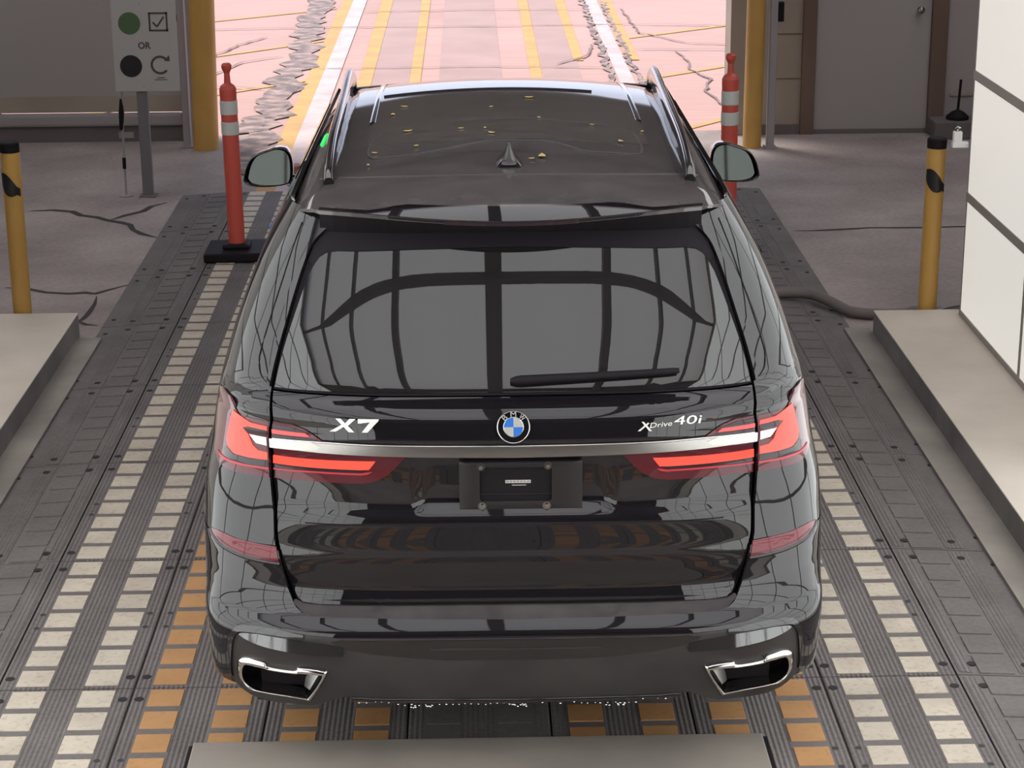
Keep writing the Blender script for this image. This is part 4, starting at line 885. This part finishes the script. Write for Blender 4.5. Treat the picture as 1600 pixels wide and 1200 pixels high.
# ------------------------------------------------------------------ mirrors
MO = [(-1.137, 1.234), (-1.12, 1.296), (-1.087, 1.339), (-1.022, 1.363), (-.979, 1.374), (-.938, 1.362), (-.920, 1.317), (-.924, 1.231), (-.955, 1.209), (-1.04, 1.201), (-1.113, 1.210)]
mc = (-1.03, 1.285)
for sg in (1, -1):
    lp = d2(MO + [MO[0]], 4)[:-1]
    def ring(k, y, tw=0): return [Vector((sg * (mc[0] + (a - mc[0]) * k), y + tw * (a - mc[0]), mc[1] + (b - mc[1]) * k)) for a, b in lp]
    mb = MB(); mb.loft([ring(.90, 3.212, .12), ring(.965, 3.195, .12), ring(1.0, 3.20, .12), ring(1.0, 3.24, .15), ring(.93, 3.30, .2), ring(.72, 3.345, .2), ring(.35, 3.36, .2)], gblack, True, False, True)
    mr = mb.build('side_mirror', **G)
    n_ = Vector((sg * -.16, -.975, .10)).normalized()
    g0 = ring(.905, 3.21, .12); cg = sum(g0, Vector()) / len(g0)
    g1 = [Vector((v.x, cg.y - ((v.x - cg.x) * n_.x + (v.z - cg.z) * n_.z) / n_.y - .004, v.z)) for v in g0]
    mb = MB(); mb.add(g1, [list(range(len(g1)))], mirror_m); mb.loft([g1, [v + Vector((0, .02, 0)) for v in g1]], mblack); mb.build('mirror_glass', parent=mr)
    mb = MB(); mb.tube([Vector((sg * -.955, 3.27, 1.235)), Vector((sg * -.92, 3.27, 1.215)), Vector((sg * -.87, 3.25, 1.19))], [.03, .035, .04], gblack, 12, .7); mb.build('mirror_arm', parent=mr)
# ------------------------------------------------------------------ wheels
for sg in (-1, 1):
    for y in (RA, RA + 3.105):
        mb = MB(); prof = [(.26, -.135), (.34, -.14), (.375, -.12), (.383, -.08), (.383, .08), (.375, .12), (.34, .14), (.26, .135)]
        n = 40; vs = [Vector((sg * .85 + b, y + r * math.cos(2 * math.pi * k / n), .3885 + r * math.sin(2 * math.pi * k / n))) for r, b in prof for k in range(n)]
        mb.add(vs, [[j * n + k, j * n + (k + 1) % n, (j + 1) * n + (k + 1) % n, (j + 1) * n + k] for j in range(len(prof) - 1) for k in range(n)], tyre); wl = mb.build('wheel', **G)
        mb = MB(); xo = sg * .955
        for k in range(10):
            a = 2 * math.pi * k / 10; mb.tube([Vector((xo, y + .05 * math.cos(a), .383 + .05 * math.sin(a))), Vector((xo + sg * .005, y + .25 * math.cos(a), .383 + .25 * math.sin(a)))], [.028, .018], dchrome, 6)
        hub = [Vector((xo, y + .07 * math.cos(q), .383 + .07 * math.sin(q))) for q in [k * math.pi / 10 for k in range(20)]]; mb.loft([hub, [v + Vector((sg * .015, 0, 0)) for v in hub]], dchrome, True, True, True)
        rim = [[Vector((sg * x, y + r * math.cos(2 * math.pi * k / n), .383 + r * math.sin(2 * math.pi * k / n))) for k in range(n)] for r, x in ((.265, .98), (.25, .985), (.245, .80))]; mb.loft(rim, dchrome); mb.build('rim', parent=wl)
# ------------------------------------------------------------------ leaves on the roof
LV = [(.092, 1.985, 8), (-.406, 1.72, 7), (-.341, 1.356, 8), (.117, 1.533, 5), (-.051, 1.762, 5), (-.052, 1.244, 7), (-.074, 1.339, 4), (-.439, 1.023, 5), (.108, .854, 11), (.072, .815, 5), (.381, 1.15, 7), (-.304, 1.08, 5), (.299, 1.424, 5), (.469, 1.365, 5), (-.37, 1.877, 7), (-.451, .845, 4), (-.157, 1.344, 5)]
PL = ['just right of the antenna, the largest', 'right beside the antenna', 'near the right end of the roof groove', 'at the front roof glass, right of centre', 'near the left rail by the front glass', 'left of centre inside the roof groove', 'right of centre, ahead of the groove', 'far right beside the rail', 'front left by the roof channel']
pl_for = {8: 0, 9: 1, 10: 2, 0: 3, 1: 4, 2: 5, 12: 6, 13: 7, 14: 8}
EX_ = {3: 'alone right of centre near the front glass', 4: 'left of centre near the front glass', 5: 'just ahead of the antenna on the left', 6: 'ahead of the antenna, upper of two', 7: 'at rear left of the roof groove', 11: 'inside the lower left of the roof groove', 15: 'rear left between groove and spoiler seam', 16: 'left of the pair ahead of the antenna'}
ca, sa = math.cos(-CA), math.sin(-CA)
for k, (x, y, sz) in enumerate(LV):
    p = R(x, y); q = Vector((CX + ca * x - sa * y, CY + sa * x + ca * y, p.z + .0062))
    h = sz * .00125; mb = MB(); pts = [(-1.6, 0), (-.8, .55), (.2, .7), (1.1, .35), (1.7, 0), (1.1, -.4), (.1, -.65), (-.9, -.5)]
    mb.prism([(a * h, b * h * 1.3) for a, b in pts], lambda a, b, d: Vector((a, b, d + 6 * a * a)), 0, .0015, leaf_m)
    o = mb.build('leaf'); o.location = q; o.rotation_euler.z = (k * 1.7) % 3
    o['label'] = 'tiny dry leaf on the dusty car roof, ' + (PL[pl_for[k]] if k in pl_for else EX_[k]); o['category'] = 'leaf'; o['group'] = 'dry leaves on the car roof'
